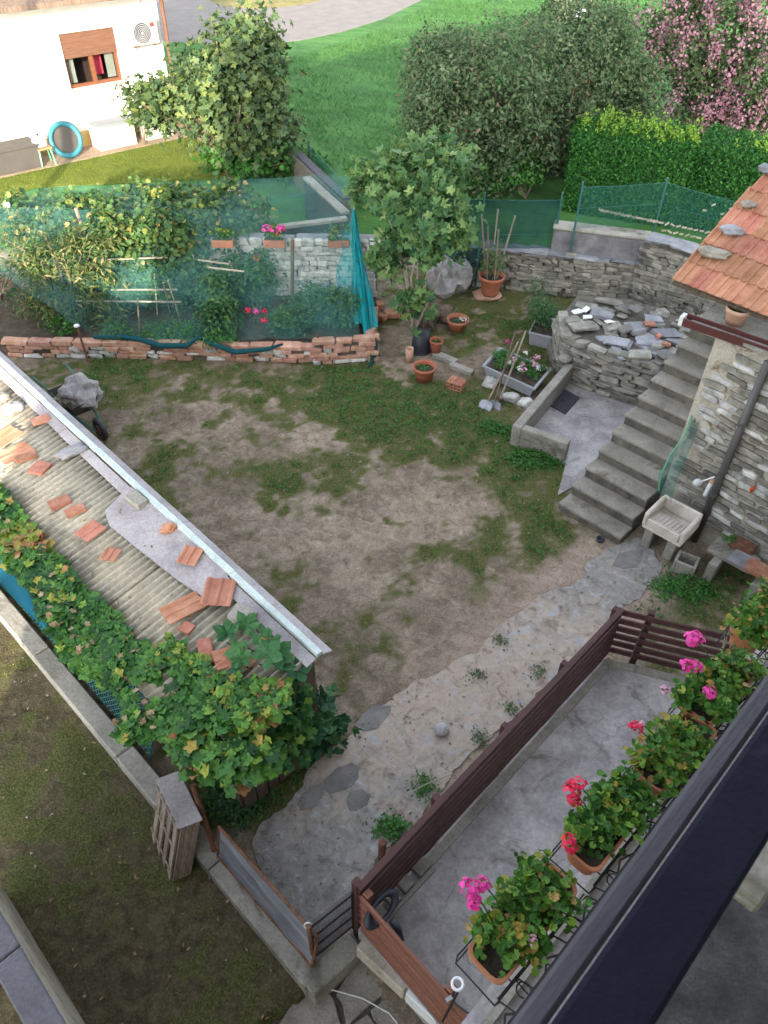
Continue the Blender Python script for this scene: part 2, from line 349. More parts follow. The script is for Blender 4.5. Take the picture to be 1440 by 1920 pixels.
def masonry(parent, A, B, z0, z1, depth, lens, hs, meshes, name='stone', limit=300, jitter=.02, top=None, skip=0.):
    """courses of separate stones along A-B on one face; depth = thickness of each stone; top(s) gives the local height"""
    A = Vector(A[:2]).to_3d(); B = Vector(B[:2]).to_3d(); d = B - A; L = d.length; d.normalize(); rz = math.atan2(d.y, d.x); z = z0; n = 0
    while z < z1:
        h = R.uniform(*hs); x = -R.uniform(0, lens[0])
        while x < L:
            l = R.uniform(*lens); xc = x + l / 2
            if 0 < xc < L and n < limit and (top is None or z + h < top(xc / L)) and R.random() >= skip:
                c = A + d * xc; q = R.uniform(-jitter, jitter)
                piece(name, R.choice(meshes), parent, (c.x - d.y * q, c.y + d.x * q, z + h / 2), (R.uniform(-.06, .06), R.uniform(-.05, .05), rz + R.uniform(-.05, .05)), (l * .97, depth, h * .93)); n += 1
            x += l
        z += h
    return n

# leaf templates: unit size, lying in xy, stalk at origin, tip towards +y
def fan(rim, cup=.12, fold=.1):
    vs = [(0, .45, 0)] + [(x, y, cup * ((x) ** 2 + (y - .45) ** 2) * 2 - fold * (1 - abs(x) * 2)) for x, y in rim]
    n = len(rim); return np.array(vs), [(0, i + 1, (i + 1) % n + 1) for i in range(n)]
def polar(fn, n): return [(fn(2 * math.pi * i / n) * math.sin(2 * math.pi * i / n), .45 + fn(2 * math.pi * i / n) * math.cos(2 * math.pi * i / n)) for i in range(n)]
T_vine = fan(polar(lambda a: .5 * (.86 + .17 * math.cos(5 * a)) * (.55 if abs(a - math.pi) < .3 else 1), 20))
T_squash = fan(polar(lambda a: .55 * (.84 + .15 * math.cos(5 * a) + .05 * math.cos(15 * a)) * (.35 if abs(a - math.pi) < .2 else 1), 40), .3)
T_fig = fan(polar(lambda a: .55 * (.80 + .22 * math.cos(5 * a)) * (.6 if abs(a - math.pi) < .5 else 1), 20), .25)
T_ger = fan(polar(lambda a: .5 * (.92 + .08 * math.cos(7 * a)) * (.25 if abs(a - math.pi) < .25 else 1), 14), .35)
T_oval = (np.array([(0, 0, 0), (.24, .45, .05), (0, 1, -.05), (-.24, .45, .05)]), [(0, 1, 2), (0, 2, 3)])
T_long = (np.array([(0, 0, 0), (.13, .4, .05), (0, 1, -.15), (-.13, .4, .05)]), [(0, 1, 2), (0, 2, 3)])
T_petal = (np.array([(0, 0, 0), (.4, .4, .1), (.3, .9, 0), (-.3, .9, 0), (-.4, .4, .1)]), [(0, 1, 2, 3, 4)])
T_blade = (np.array([(-.05, 0, 0), (.05, 0, 0), (.1, .0, 1.)]), [(0, 1, 2)])
def frames(nrm, rng=NR):
    n = nrm / (np.linalg.norm(nrm, axis=1, keepdims=True) + 1e-9); a = rng.normal(size=n.shape)
    t = a - (a * n).sum(1, keepdims=True) * n; t /= np.linalg.norm(t, axis=1, keepdims=True) + 1e-9; return n, t, np.cross(n, t)
def scatter(name, tpl, pos, nrm, size, mat, parent=None, var=None, kind=None, keep_z=False, rng=NR):
    tv, tf = tpl; k = len(tv); n_ = len(pos)
    if n_ == 0: return None
    n, t, b = frames(nrm, rng); size = np.broadcast_to(np.asarray(size, float).reshape(-1, 1, 1), (n_, 1, 1))
    cx = rng.uniform(.75, 1.2, (n_, 1, 1)); cz = rng.uniform(-.6, 2.6, (n_, 1, 1)) if k > 6 else 1.
    V = pos[:, None, :] + size * (cx * tv[None, :, 0:1] * t[:, None] + tv[None, :, 1:2] * b[:, None] + cz * tv[None, :, 2:3] * n[:, None])
    o = org(parent) if parent else Vector(pos.mean(0)); V = V - np.array(o)
    me = bpy.data.meshes.new(name); me.vertices.add(n_ * k); me.vertices.foreach_set('co', V.astype(np.float32).ravel())
    ls = [len(f) for f in tf]; fl = np.array([i for f in tf for i in f]); tot = len(fl)
    idx = (fl[None] + (np.arange(n_) * k)[:, None]).ravel(); me.loops.add(len(idx)); me.loops.foreach_set('vertex_index', idx.astype(np.int32))
    st = np.concatenate([[0], np.cumsum(ls)[:-1]]); starts = (st[None] + (np.arange(n_) * tot)[:, None]).ravel()
    me.polygons.add(len(starts)); me.polygons.foreach_set('loop_start', starts.astype(np.int32)); me.update(calc_edges=True)
    if var is None: var = rng.random(n_)
    at = me.attributes.new('var', 'FLOAT', 'POINT'); at.data.foreach_set('value', np.repeat(var, k).astype(np.float32))
    ob = raw(name, me, mat, parent)
    if parent is None: ob.location = o; ORG[ob.name] = o
    if kind: ob['kind'] = kind
    return ob
LEAFMESH = {}
def leaf_objs(name, key, tpl, mat, pos, nrm, size, parent):
    if key not in LEAFMESH:
        me = bpy.data.meshes.new(key); me.from_pydata(tpl[0].tolist(), [], tpl[1]); me.materials.append(mat); LEAFMESH[key] = me
    n, t, b = frames(nrm); o = np.array(org(parent))
    for i in range(len(pos)):
        m = Matrix((( t[i][0], b[i][0], n[i][0]), (t[i][1], b[i][1], n[i][1]), (t[i][2], b[i][2], n[i][2]))).to_4x4()
        ob = bpy.data.objects.new(name, LEAFMESH[key]); COL.objects.link(ob); ob.parent = parent
        ob.matrix_local = Matrix.Translation(pos[i] - o) @ m @ Matrix.Diagonal((size[i] * R.uniform(.8, 1.15), size[i], size[i] * R.uniform(.2, 2.6), 1))
def unit(n, rng=NR):
    a = rng.normal(size=(n, 3)); return a / np.linalg.norm(a, axis=1, keepdims=True)
def crown_pts(c, r, ncl, clr, per, rmin=.55, up=.5, hemi=False):
    """leaf points in clumps spread through an ellipsoid"""
    u = unit(ncl)
    if hemi: u[:, 2] = np.abs(u[:, 2]) * .9 - .1
    rr = NR.uniform(rmin, 1, (ncl, 1)); cc = np.array(c) + u * rr * np.array(r)
    p = np.repeat(cc, per, 0) + NR.normal(size=(ncl * per, 3)) * clr * np.array([1, 1, .7])
    nr = np.repeat(u, per, 0) * .6 + NR.normal(size=(ncl * per, 3)) * .55 + np.array([0, 0, up]); return p, nr
def limbs(mb, base, tips, r0, mid=.5, n=6):
    base = Vector(base)
    for t in tips:
        t = Vector(t); m = base.lerp(t, mid) + Vector((R.uniform(-.12, .12), R.uniform(-.12, .12), R.uniform(0, .15))) * (t - base).length * .6
        m2 = m.lerp(t, .5) + Vector((R.uniform(-.05, .05),) * 3)
        mb.tube([base, m, m2, t], [r0, r0 * .7, r0 * .42, r0 * .12], n)
def plant(name, base, lumps, tpl, size, matk, label, cat, group=None, stem_r=.03, ncl=60, clr=.12, per=14, n_ind=0, up=.5, bias=0., stem=True, hemi=False, stemmat='oldwood', rmin=.55, nb=2, leafname='leaf'):
    t = thing(name, base, label, cat, group); ps, ns = [], []
    for c, r in lumps:
        k = max(3, int(ncl * (r[0] * r[1] * r[2]) ** (1 / 3.) ** 1 / max(1e-6, sum((q[0] * q[1] * q[2]) ** (1 / 3.) for _, q in lumps))))
        p, n = crown_pts(c, r, k, clr, per, rmin, up, hemi); ps.append(p); ns.append(n)
    p = np.vstack(ps); n = np.vstack(ns); ok = p[:, 2] > base[2] + .03; p, n = p[ok], n[ok]
    sz = size * NR.uniform(.6, 1.25, len(p)); var = np.clip(NR.normal(.5 + bias, .24, len(p)), 0, 1)
    if n_ind:
        key = np.argsort(-sz + NR.random(len(p)) * size * .6)[:n_ind]; m = np.zeros(len(p), bool); m[key] = True
        leaf_objs(leafname, 'one_' + matk, tpl, M['O' + matk], p[m], n[m], sz[m], t); p, n, sz, var = p[~m], n[~m], sz[~m], var[~m]
    scatter('foliage', tpl, p, n, sz, M['L' + matk], t, var, 'stuff' if n_ind else None)
    if stem:
        mb = MB(); limbs(mb, base, [c for c, r in lumps] + [Vector(c) + Vector([R.uniform(-.8, .8) * r[0], R.uniform(-.8, .8) * r[1], R.uniform(0, .7) * r[2]]) for c, r in lumps for _ in range(nb)], stem_r)
        mb.build('trunk' if stem_r > .035 else 'stem', M[stemmat], t)
    return t
def flowerhead(parent, c, r, mat, n=26, name='flower_head', s=.35):
    u = unit(n); p = np.array(c) + u * np.array([r, r, r * .6]); scatter(name, T_petal, p, u + np.array([0, 0, .5]), r * s * 2 * NR.uniform(.7, 1.1, n), M[mat], parent)
# ================================================================== GROUND
PATHPX = [(500, 1650), (470, 1580), (510, 1530), (560, 1480), (610, 1420), (670, 1370), (705, 1325), (755, 1300), (815, 1262), (885, 1222), (940, 1175), (990, 1140), (1060, 1095), (1100, 1060), (1140, 1025), (1190, 1010), (1230, 1035), (1250, 1070), (1210, 1110), (1160, 1150), (1110, 1200), (1040, 1270), (950, 1350), (900, 1410), (850, 1450), (790, 1540), (760, 1560), (720, 1600), (680, 1670), (640, 1740), (590, 1800), (555, 1720)]
pth0 = poly(PATHPX, 0)
# masks: g = grass cover, s = straw/tan soil, d = dark soil
def gb(px, pr=1.):
    return [(P(u, v).x, P(u, v).y, r, w) for u, v, r, w in px]
GRASS_B = gb([(230, 715, 1.0, .5), (120, 700, .8, .3), (420, 700, .8, .2), (600, 715, .8, .8), (700, 730, .8, .9), (790, 770, .8, .9), (640, 770, .5, .6), (880, 800, .5, .7), (720, 800, .6, .5), (880, 760, .5, .4), (760, 870, .4, .35),
    (930, 850, .5, .6), (1000, 870, .5, .8), (960, 810, .4, .6), (560, 880, .55, .4), (530, 910, .4, .3), (300, 880, .35, .5), (1050, 1010, .4, .5), (990, 960, .45, .35), (900, 1020, .3, .25), (1260, 1100, .5, .9), (1340, 1090, .6, .9), (1200, 1130, .3, .7),
    (450, 1480, .45, .9), (560, 1440, .4, .7), (640, 1400, .25, .4), (790, 1480, .18, .8), (730, 1560, .2, .9), (900, 1390, .12, .5), (980, 1290, .1, .5), (940, 1200, .1, .5), (850, 560, 2., .35), (1000, 560, 1.4, .5), (950, 620, 1., .35), (200, 1380, .5, .3), (350, 1850, .4, .7),
    (480, 1860, .35, .8), (330, 1700, .4, .4), (240, 1580, .4, .3), (60, 1500, .8, .3), (980, 1370, .15, .5), (870, 1230, .1, .2)])
BARE_B = gb([(590, 820, .35, .7), (470, 970, .5, .6), (400, 1050, .4, .5), (740, 960, .9, .5), (640, 1060, .9, .6), (850, 940, .6, .45), (850, 1130, .6, .5), (660, 1200, .6, .3), (860, 690, .4, .5), (780, 660, .7, .4), (250, 1330, .5, .3), (350, 800, 1.2, .2), (250, 1800, .35, 1.), (210, 1880, .3, .8), (100, 1640, .15, .4),
    (100, 1330, .3, .4), (480, 1000, .6, .3), (760, 640, .8, .3)])
def gsum(B, x, y):
    t = 0
    for a, b, r, w in B: t = t + w * np.exp(-((x - a) ** 2 + (y - b) ** 2) / (2 * (r * .75) ** 2))
    return t
def inside_soft(x, y):
    a = P(500, 1700).xy; b = P(1150, 1080).xy; d = (b - a).normalized(); return np.maximum(0, np.abs((x - a.x) * d.y - (y - a.y) * d.x) - .55)
def masks(x, y):
    n1 = fbm(x, y, .8, 5); n2 = fbm(x, y, .26, 9, 4); n3 = fbm(x, y, .09, 19, 2)
    g = .11 + .8 * (n1 - .5) + 1.2 * (n2 - .5) + .5 * (n3 - .5) + gsum(GRASS_B, x, y) * (.2 + 1.0 * n2) - gsum(BARE_B, x, y) * .38
    g = g - .38 * np.exp(-np.abs(inside_soft(x, y)) / .35)
    nb = (y < -.97 * x + 1.55)                      # the neighbouring plot left of the kerb
    g = np.where(nb, g - .02, g)
    g = .5 + (g - .38) * 1.35
    return np.clip(g, 0, 1), nb
KA, KB, KC = P(0, 1130, .2), P(590, 1835, .2), P(668, 1762, .2)
LOWPOLY = [KB.xy, KC.xy, P(1000, 2300).xy, P(300, 2400).xy, P(480, 1925).xy]
xs = np.arange(-9.5, 8.0, .05); ys = np.arange(-.5, 17.3, .05); gx, gy = np.meshgrid(xs, ys, indexing='ij')
X = gx.ravel(); Y = gy.ravel()
g, nb = masks(X, Y); Z = (fbm(X, Y, .8, 40) - .5) * .05 + (fbm(X, Y, .12, 44, 3) - .5) * .03
low = inside(np.stack([X, Y], 1), LOWPOLY); Z = np.where(low, -.2, Z) - .005
pitp = inside(np.stack([X, Y], 1), poly([(960, 835), (1057, 868), (1100, 880), (1165, 790), (1200, 740), (1080, 665)], 0)); Z = np.where(pitp, -.06, Z); onp = inside(np.stack([X, Y], 1), pth0); Z = np.where(onp, np.minimum(Z, -.012), Z)
nx, ny = gx.shape; idx = np.arange(nx * ny).reshape(nx, ny)
F4 = np.stack([idx[:-1, :-1], idx[1:, :-1], idx[1:, 1:], idx[:-1, 1:]], -1).reshape(-1, 4)
me = bpy.data.meshes.new('yard_ground'); me.vertices.add(len(X)); me.vertices.foreach_set('co', np.stack([X, Y, Z], 1).astype(np.float32).ravel())
me.loops.add(F4.size); me.loops.foreach_set('vertex_index', F4.astype(np.int32).ravel()); me.polygons.add(len(F4)); me.polygons.foreach_set('loop_start', (np.arange(len(F4)) * 4).astype(np.int32)); me.update(calc_edges=True)
at = me.attributes.new('grass', 'FLOAT', 'POINT'); at.data.foreach_set('value', g.astype(np.float32))
at = me.attributes.new('tan', 'FLOAT', 'POINT'); at.data.foreach_set('value', np.clip(.42 + .5 * np.exp(-inside_soft(X, Y) / .45) + gsum(BARE_B, X, Y) * .45 + (fbm(X, Y, .55, 77, 5) - .5) * 2.2 - .6 * nb - 1.0 * gsum(gb([(470, 1470, .6, .8), (440, 900, .6, .35), (300, 760, .9, .25), (400, 1000, .35, .3)]), X, Y), 0, 1).astype(np.float32))
sandw = np.exp(-inside_soft(X, Y) / .28) * np.clip((Y - 4.0) / 1.2, 0, 1) * np.clip((8.2 - Y) / .8, 0, 1) * (X > .3) * np.clip(.2 + 1.6 * fbm(X, Y, .3, 33, 4), 0, 1.2); at = me.attributes.new('sand', 'FLOAT', 'POINT'); at.data.foreach_set('value', np.clip(sandw, 0, 1).astype(np.float32))
at = me.attributes.new('plot', 'FLOAT', 'POINT'); at.data.foreach_set('value', nb.astype(np.float32))
m, nt, b = _mat('yard_soil_and_turf')
ga = N(nt, 'ShaderNodeAttribute', attribute_name='grass'); ta = N(nt, 'ShaderNodeAttribute', attribute_name='tan'); pa = N(nt, 'ShaderNodeAttribute', attribute_name='plot')
geo = N(nt, 'ShaderNodeNewGeometry'); n1 = noise_n(nt, geo.outputs['Position'], 6, 9, .78, .8); n2 = noise_n(nt, geo.outputs['Position'], 45, 6, .75)
dark = ramp(nt, [(.3, (.09, .07, .053)), (.5, (.20, .16, .12)), (.7, (.33, .27, .205))], n1.outputs[0]).outputs[0]
tan = ramp(nt, [(.3, (.17, .135, .105)), (.5, (.37, .295, .23)), (.68, (.56, .46, .36))], n1.outputs[0]).outputs[0]
soilc = mixc(nt, ta.outputs['Fac'], dark, tan)
plotc = ramp(nt, [(.32, (.05, .04, .026)), (.5, (.12, .10, .062)), (.7, (.21, .18, .11))], n1.outputs[0]).outputs[0]
soilc = mixc(nt, pa.outputs['Fac'], soilc, plotc)
turf = ramp(nt, [(.3, (.05, .055, .022)), (.5, (.115, .125, .045)), (.7, (.21, .20, .09))], n2.outputs[0]).outputs[0]
ad = N(nt, 'ShaderNodeMath', operation='MULTIPLY_ADD'); nt.links.new(n2.outputs[0], ad.inputs[0]); ad.inputs[1].default_value = 1.1; nt.links.new(ga.outputs['Fac'], ad.inputs[2])
gr = ramp(nt, [(.62, (0, 0, 0)), (1.0, (1, 1, 1))], ad.outputs[0])
c = mixc(nt, gr.outputs[0], soilc, turf); sa = N(nt, 'ShaderNodeAttribute', attribute_name='sand'); sandc = ramp(nt, [(.3, (.24, .18, .14)), (.5, (.40, .31, .25)), (.7, (.52, .42, .35))], n1.outputs[0]).outputs[0]; c = mixc(nt, sa.outputs['Fac'], c, sandc)
sp = ramp(nt, [(.3, (.6,) * 3), (.6, (1.15,) * 3)], n2.outputs[0]); c = mixc(nt, 1., c, sp.outputs[0], 'MULTIPLY')
nt.links.new(c, b.inputs['Base Color']); b.inputs['Roughness'].default_value = 1; b.inputs['Specular IOR Level'].default_value = .1
bn = N(nt, 'ShaderNodeBump'); bn.inputs['Strength'].default_value = .9; bn.inputs['Distance'].default_value = .04; nt.links.new(n2.outputs[0], bn.inputs['Height']); nt.links.new(bn.outputs[0], b.inputs['Normal'])
yard = raw('yard_ground', me, m, None, True); tag(yard, 'patchy worn yard turf with bare tan soil between shed, garden bed and stairs', kind='structure')


# grass blades and weeds (nobody could count them)
def blades(name, area, n, size, keep, mat, tpl=T_blade, nz=1., tilt=.45, z=0., varf=None, label=None):
    p = sample_poly(area, n); k = keep(p[:, 0], p[:, 1]); p = p[NR.random(len(p)) < k]
    zz = z if not callable(z) else z(p[:, 0], p[:, 1])
    pos = np.column_stack([p, np.zeros(len(p)) + zz]); a = NR.uniform(0, 2 * math.pi, len(p)); nr = np.column_stack([np.cos(a) * tilt, np.sin(a) * tilt, np.ones(len(p))])
    if tpl is T_blade: sz = size * NR.uniform(.5, 1.4, len(p))
    else: sz = size * NR.uniform(.6, 1.4, len(p))
    v = varf(p[:, 0], p[:, 1]) if varf else NR.random(len(p))
    o = scatter(name, tpl, pos, nr, sz, mat, None, v, 'stuff'); tag(o, label); return o
gcol = leafmat('turf_blades', [(0, (.035, .11, .022)), (.35, (.07, .155, .035)), (.6, (.12, .15, .045)), (.8, (.22, .20, .10)), (1, (.36, .30, .18))], tr=.2)
YARDP = [(-8, .5), (-8, 13), (-.5, 13), (1, 14.5), (4.2, 14.8), (3.0, 8.5), (5.4, 7.4), (5.4, 4.8), (2.5, 5.8), (-.8, 2.2), (-1.2, 1)]
def keepf(x, y):
    q = np.stack([x, y], 1); gg, _ = masks(x, y); k = np.clip((gg - .12) * 1.6, .13, 1); k = np.where(inside(q, pth0), 0, k)
    k = np.where(inside(q, poly([(948, 790), (1060, 880), (1045, 935), (1170, 1030), (1300, 850), (1300, 650), (1080, 650)], 0)), 0, k); return k
def varf(x, y):
    gg, _ = masks(x, y); return np.clip(1.0 - gg * .86 + NR.normal(0, .15, len(x)), 0, 1)
tag(blades('grass', YARDP, 300000, .038, keepf, gcol, varf=varf, z=-.005), 'short thin grass blades growing on the worn yard')
wk = lambda x, y: np.clip((masks(x, y)[0] - .62) * 2.4, 0, 1) * (x * .97 + y > 1.5) * (1 - inside(np.stack([x, y], 1), pth0) * .97) * (keepf(x, y) > .1)
tag(blades('ground_weeds', YARDP, 130000, .05, wk, M['Lweed'], tpl=T_oval, z=.015, tilt=.9), 'low leafy green weeds in patches over the yard')
# clover mounds by the pit wall and along the right
def mound(px, z, n, r, name='weed_clump', label=None, size=.05, mat='Lweed', h=.14):
    c = P(*px, z); p, nr = crown_pts((c.x, c.y, z), (r[0], r[1], h), n // 12, .05, 12, .3, .9, True); p[:, 2] = np.abs(p[:, 2] - z) + z
    o = scatter(name, T_oval, p, nr, size * NR.uniform(.6, 1.3, len(p)), M[mat], None, None, 'stuff'); tag(o, label); return o
mound((1000, 862), 0, 2200, (.50, .26), label='dense bright green weeds at the foot of the pit wall', size=.055)
mound((925, 805), 0, 900, (.3, .25), label='green weeds beside the pit wall corner')
mound((1290, 1105), 0, 1400, (.6, .3), label='dark green grass tuft below the hollow block')
mound((735, 1555), 0, 500, (.2, .14), label='weeds between the path and the terrace fence')
for (u_, v_), lab_ in (((935, 1205), 'lone grass tuft on the sandy part of the path'), ((895, 1268), 'small tuft in the middle of the path'), ((1010, 1262), 'tuft at the path edge by the fence'), ((960, 1330), 'sparse tuft beside the second fence post'), ((900, 1385), 'grass beside the third fence post')): mound((u_, v_), 0, 150, (.10, .07), name='grass_tuft', label=lab_, size=.035, mat='Lolive', h=.06)
mound((795, 1475), 0, 300, (.1, .16), label='small green tuft at the edge of the path', size=.04)
mound((440, 1500), 0, 1600, (.35, .3), label='dark undergrowth below the end of the shed', mat='Ltomato')

# far meadow, road
me = MB().add([(-60, -30, -.05), (60, -30, -.05), (60, 110, -.05), (-60, 110, -.05), (-9.4, -.4, -.05), (7.85, -.4, -.05), (7.85, 17.15, -.05), (-9.4, 17.15, -.05)], [(0, 1, 5, 4), (1, 2, 6, 5), (2, 3, 7, 6), (3, 0, 4, 7)]).mesh('ground')
mm = pm('meadow_turf', [(.028, .09, .02), (.055, .165, .035), (.09, .22, .05)], .5, .95, .6, 6, 0, rot=20, stretch=(1, 2.2, 1), fine=.35)
gnd = raw('ground', me, mm); tag(gnd, 'green meadow stretching behind the garden walls', kind='structure')
mb = MB().ext(poly([(-200, 400), (-60, 300), (0, 313), (150, 285), (330, 248), (420, 243), (430, 330), (60, 350), (-100, 420)], 0), -.04, -.03)
lawnm = pm('clipped_lawn', [(.075, .10, .015), (.13, .155, .02), (.18, .20, .03)], 1.2, .95, .5, 12, 0, fine=.3)
tag(mb.build('lawn', lawnm), 'yellow green lawn in front of the white house', kind='structure')
def hk(x, y): return np.ones(len(x)) * .9
lawnb = leafmat('lawn_blades', [(0, (.06, .12, .015)), (1, (.20, .24, .04))], tr=.3)
tag(blades('grass', poly([(-100, 390), (0, 315), (330, 250), (430, 245), (440, 330), (60, 352)], 0), 60000, .055, hk, lawnb, z=-.03), 'lawn grass in front of the white house')
meab = leafmat('meadow_blades', [(0, (.025, .08, .02)), (.6, (.055, .165, .04)), (1, (.12, .25, .07))], tr=.3)
MEAD = poly([(530, 110), (700, 60), (860, -20), (1300, -60), (1300, 60), (1100, 250), (900, 330), (660, 330), (580, 250), (540, 180)], 0)
tag(blades('meadow_grass', MEAD, 90000, .17, lambda x, y: np.clip(.35 + 1.4 * (fbm(x, y, 1.6, 3, 3) - .3), 0, 1), meab, z=-.05, tilt=.9), 'uncut meadow grass between the fig tree and the bushes')
road = [P(u, v, -.04).xy for u, v in [(250, 100), (330, 78), (450, 85), (560, 76), (640, 60), (720, 35), (800, -5), (900, -60), (700, -80), (560, 10), (520, 14), (450, 8), (390, -5), (330, -40), (240, -40)]]
tag(MB().ext(road, -.12, -.035).build('road', M['asphalt']), 'pale grey lane curving past the meadow', kind='structure')
isl = [P(u, v, -.03).xy for u, v in [(372, -8), (420, 12), (480, 16), (560, 10), (640, -8), (600, -60), (400, -60)]]
dg = pm('yellowish_verge', [(.10, .11, .03), (.22, .19, .07), (.30, .25, .12)], 1.5, .95, .4, 12, 0)  # olive to yellow tones spread by noise
tag(MB().ext(isl, -.05, -.025).build('verge', dg), 'yellowish grass verge inside the bend of the lane', kind='structure')
bp = [P(u, v, -.03).xy for u, v in [(1010, -30), (1035, 10), (1040, 42), (1080, 45), (1120, 35), (1110, -40)]]
tag(MB().ext(bp, -.05, -.03).build('soil_patch', pm('bare_earth', [(.2, .17, .11), (.32, .27, .18)], 3, 1, .3, 20, 0)), 'bare tan patch at the top behind the bushes', kind='structure')
mb = MB().blob(P(1092, 28, .15), (.35, .25, .18), .5, 3); tag(mb.build('sack', M['white_plastic'], smooth=True), 'crumpled white sack lying on the bare patch at the top', 'sack')

# ------------------------------------------------------------------ path
dense = []
for i in range(len(pth0)):
    a = Vector(pth0[i]); c = Vector(pth0[(i + 1) % len(pth0)]); k = max(2, int((c - a).length / .05))
    for j in range(k):
        q = a.lerp(c, j / k); nn = noise.noise_vector(Vector((q.x * 2.5, q.y * 2.5, 5))) * .09 + noise.noise_vector(Vector((q.x * 9, q.y * 9, 5))) * .045 + noise.noise_vector(Vector((q.x * 25, q.y * 25, 5))) * .02; dense.append((q.x + nn.x, q.y + nn.y))
m, nt, b = _mat('worn_path')
geo = N(nt, 'ShaderNodeNewGeometry'); po = geo.outputs['Position']; n1 = noise_n(nt, po, 2.2, 8, .75, .8); n2 = noise_n(nt, po, 8, 9, .8, .5)
cc = ramp(nt, [(.3, (.16, .15, .14)), (.5, (.25, .235, .22)), (.7, (.36, .34, .32))], n2.outputs[0]).outputs[0]
ss = ramp(nt, [(.3, (.26, .21, .17)), (.48, (.37, .305, .25)), (.7, (.46, .39, .33))], n2.outputs[0]).outputs[0]
sx = N(nt, 'ShaderNodeSeparateXYZ'); nt.links.new(po, sx.inputs[0]); ma = N(nt, 'ShaderNodeMapRange'); ma.inputs[1].default_value = 3.2; ma.inputs[2].default_value = 5.2; nt.links.new(sx.outputs[1], ma.inputs[0])
mb2 = N(nt, 'ShaderNodeMapRange'); mb2.inputs[1].default_value = 5.9; mb2.inputs[2].default_value = 7.2; mb2.inputs[3].default_value = 1; mb2.inputs[4].default_value = 0; nt.links.new(sx.outputs[1], mb2.inputs[0])
mu = N(nt, 'ShaderNodeMath', operation='MULTIPLY'); nt.links.new(ma.outputs[0], mu.inputs[0]); nt.links.new(mb2.outputs[0], mu.inputs[1])
am = N(nt, 'ShaderNodeMath', operation='MULTIPLY_ADD'); nt.links.new(mu.outputs[0], am.inputs[0]); am.inputs[1].default_value = .36; nt.links.new(n1.outputs[0], am.inputs[2])
fr = ramp(nt, [(.55, (0, 0, 0)), (.78, (1, 1, 1))], am.outputs[0]); n3 = noise_n(nt, po, 4.5, 8, .7, 1.2); c = mixc(nt, fr.outputs[0], cc, ss); bl = ramp(nt, [(.56, (0, 0, 0)), (.62, (1, 1, 1))], n3.outputs[0]); blc = ramp(nt, [(.3, (.26, .26, .27)), (.7, (.42, .42, .44))], n2.outputs[0]).outputs[0]; c = mixc(nt, bl.outputs[0], c, blc); bd = ramp(nt, [(.36, (.62, .60, .58)), (.46, (1, 1, 1))], n3.outputs[0]); c = mixc(nt, 1., c, bd.outputs[0], 'MULTIPLY')
nt.links.new(c, b.inputs['Base Color']); b.inputs['Roughness'].default_value = .95
bn = N(nt, 'ShaderNodeBump'); bn.inputs['Strength'].default_value = .7; bn.inputs['Distance'].default_value = .03; nt.links.new(n2.outputs[0], bn.inputs['Height']); nt.links.new(bn.outputs[0], b.inputs['Normal'])
pathm = m
path = MB().ext(dense, -.08, .010).build('path', m); tag(path, 'worn grey path of cement and sand from the gate to the stairs', kind='structure')
M['flag'] = pm('path_flag', [(.13, .125, .125), (.19, .18, .175), (.24, .23, .22)], 5, .9, .4, 25, .1)
FL = rough_boxes('flagstone', M['flag'], 5, .12, .05, 9)
for u, v, a, w, l in [(640, 1462, .6, .42, .24), (582, 1495, .9, .34, .2), (672, 1500, .5, .30, .2), (1180, 1050, .7, .5, .28), (700, 1345, .75, .5, .24)]:
    c_ = P(u, v); k_ = R.randint(6, 8); pl_ = []
    for i in range(k_):
        an = 2 * math.pi * i / k_ + R.uniform(-.25, .25); rr_ = R.uniform(.85, 1.15); x_, y_ = w * .55 * rr_ * math.cos(an), l * .55 * rr_ * math.sin(an); pl_.append((c_.x + x_ * math.cos(a) - y_ * math.sin(a), c_.y + x_ * math.sin(a) + y_ * math.cos(a)))
    MB().ext(pl_, -.02, .016).build('flagstone', M['flag'], path)
# scattered pebbles and twigs
pp = np.vstack([sample_poly(pth0, 90), sample_poly(YARDP, 300)]); mb = MB()
for x, y in pp:
    s = R.uniform(.008, .022); mb.blob((x, y, .02), (s, s * .8, s * .6), .2, 1)
tag(mb.build('gravel', M['concrete']), 'small pebbles lying over the path and yard', kind='stuff')
litter = scatter('fallen_leaves', T_oval, np.column_stack([sample_poly(YARDP, 1100), np.full(1100, .02)]), np.column_stack([NR.normal(0, .25, (1100, 2)), np.ones(1100)]), .05, M['Ldry'], None, None, 'stuff'); tag(litter, 'dry fallen leaves lying over the yard and path')
litter.scale = (1, 1, 1)

# ------------------------------------------------------------------ paving at the bottom and kerb
pv = MB().ext([p for p in LOWPOLY], -.3, -.17).build('pavement', M['mortar']); tag(pv, 'cracked stone slabs outside the gate', kind='structure')
for px in [[(520, 1925), (560, 1860), (600, 1845), (625, 1870), (640, 1925)], [(630, 1865), (665, 1800), (700, 1790), (745, 1830), (735, 1850), (685, 1890), (650, 1925), (642, 1880)], [(740, 1858), (775, 1845), (830, 1905), (800, 1960), (740, 1960), (700, 1910), (695, 1893)], [(640, 1935), (690, 1900), (740, 1970), (720, 2040), (620, 2020)], [(500, 1935), (630, 1935), (610, 2030), (480, 2040)]]:
    MB().ext(poly(px, -.12), -.19, -.125 + R.uniform(-.01, .01)).build('paving_slab', M['step'], pv, bevel=.008)
kd = (KB - KA).normalized(); kn = Vector((-kd.y, kd.x, 0))
kerb = thing('garden_kerb', KA.lerp(KB, .5) - Vector((0, 0, .2)), 'low pale concrete kerb wall running down the left side of the yard to the gate', 'wall')
kl = (KB - KA).length; A0 = KA - kd * 3.5; seg = [0, 2.2, 4.6, 6.5, 8.2, kl + 3.5]
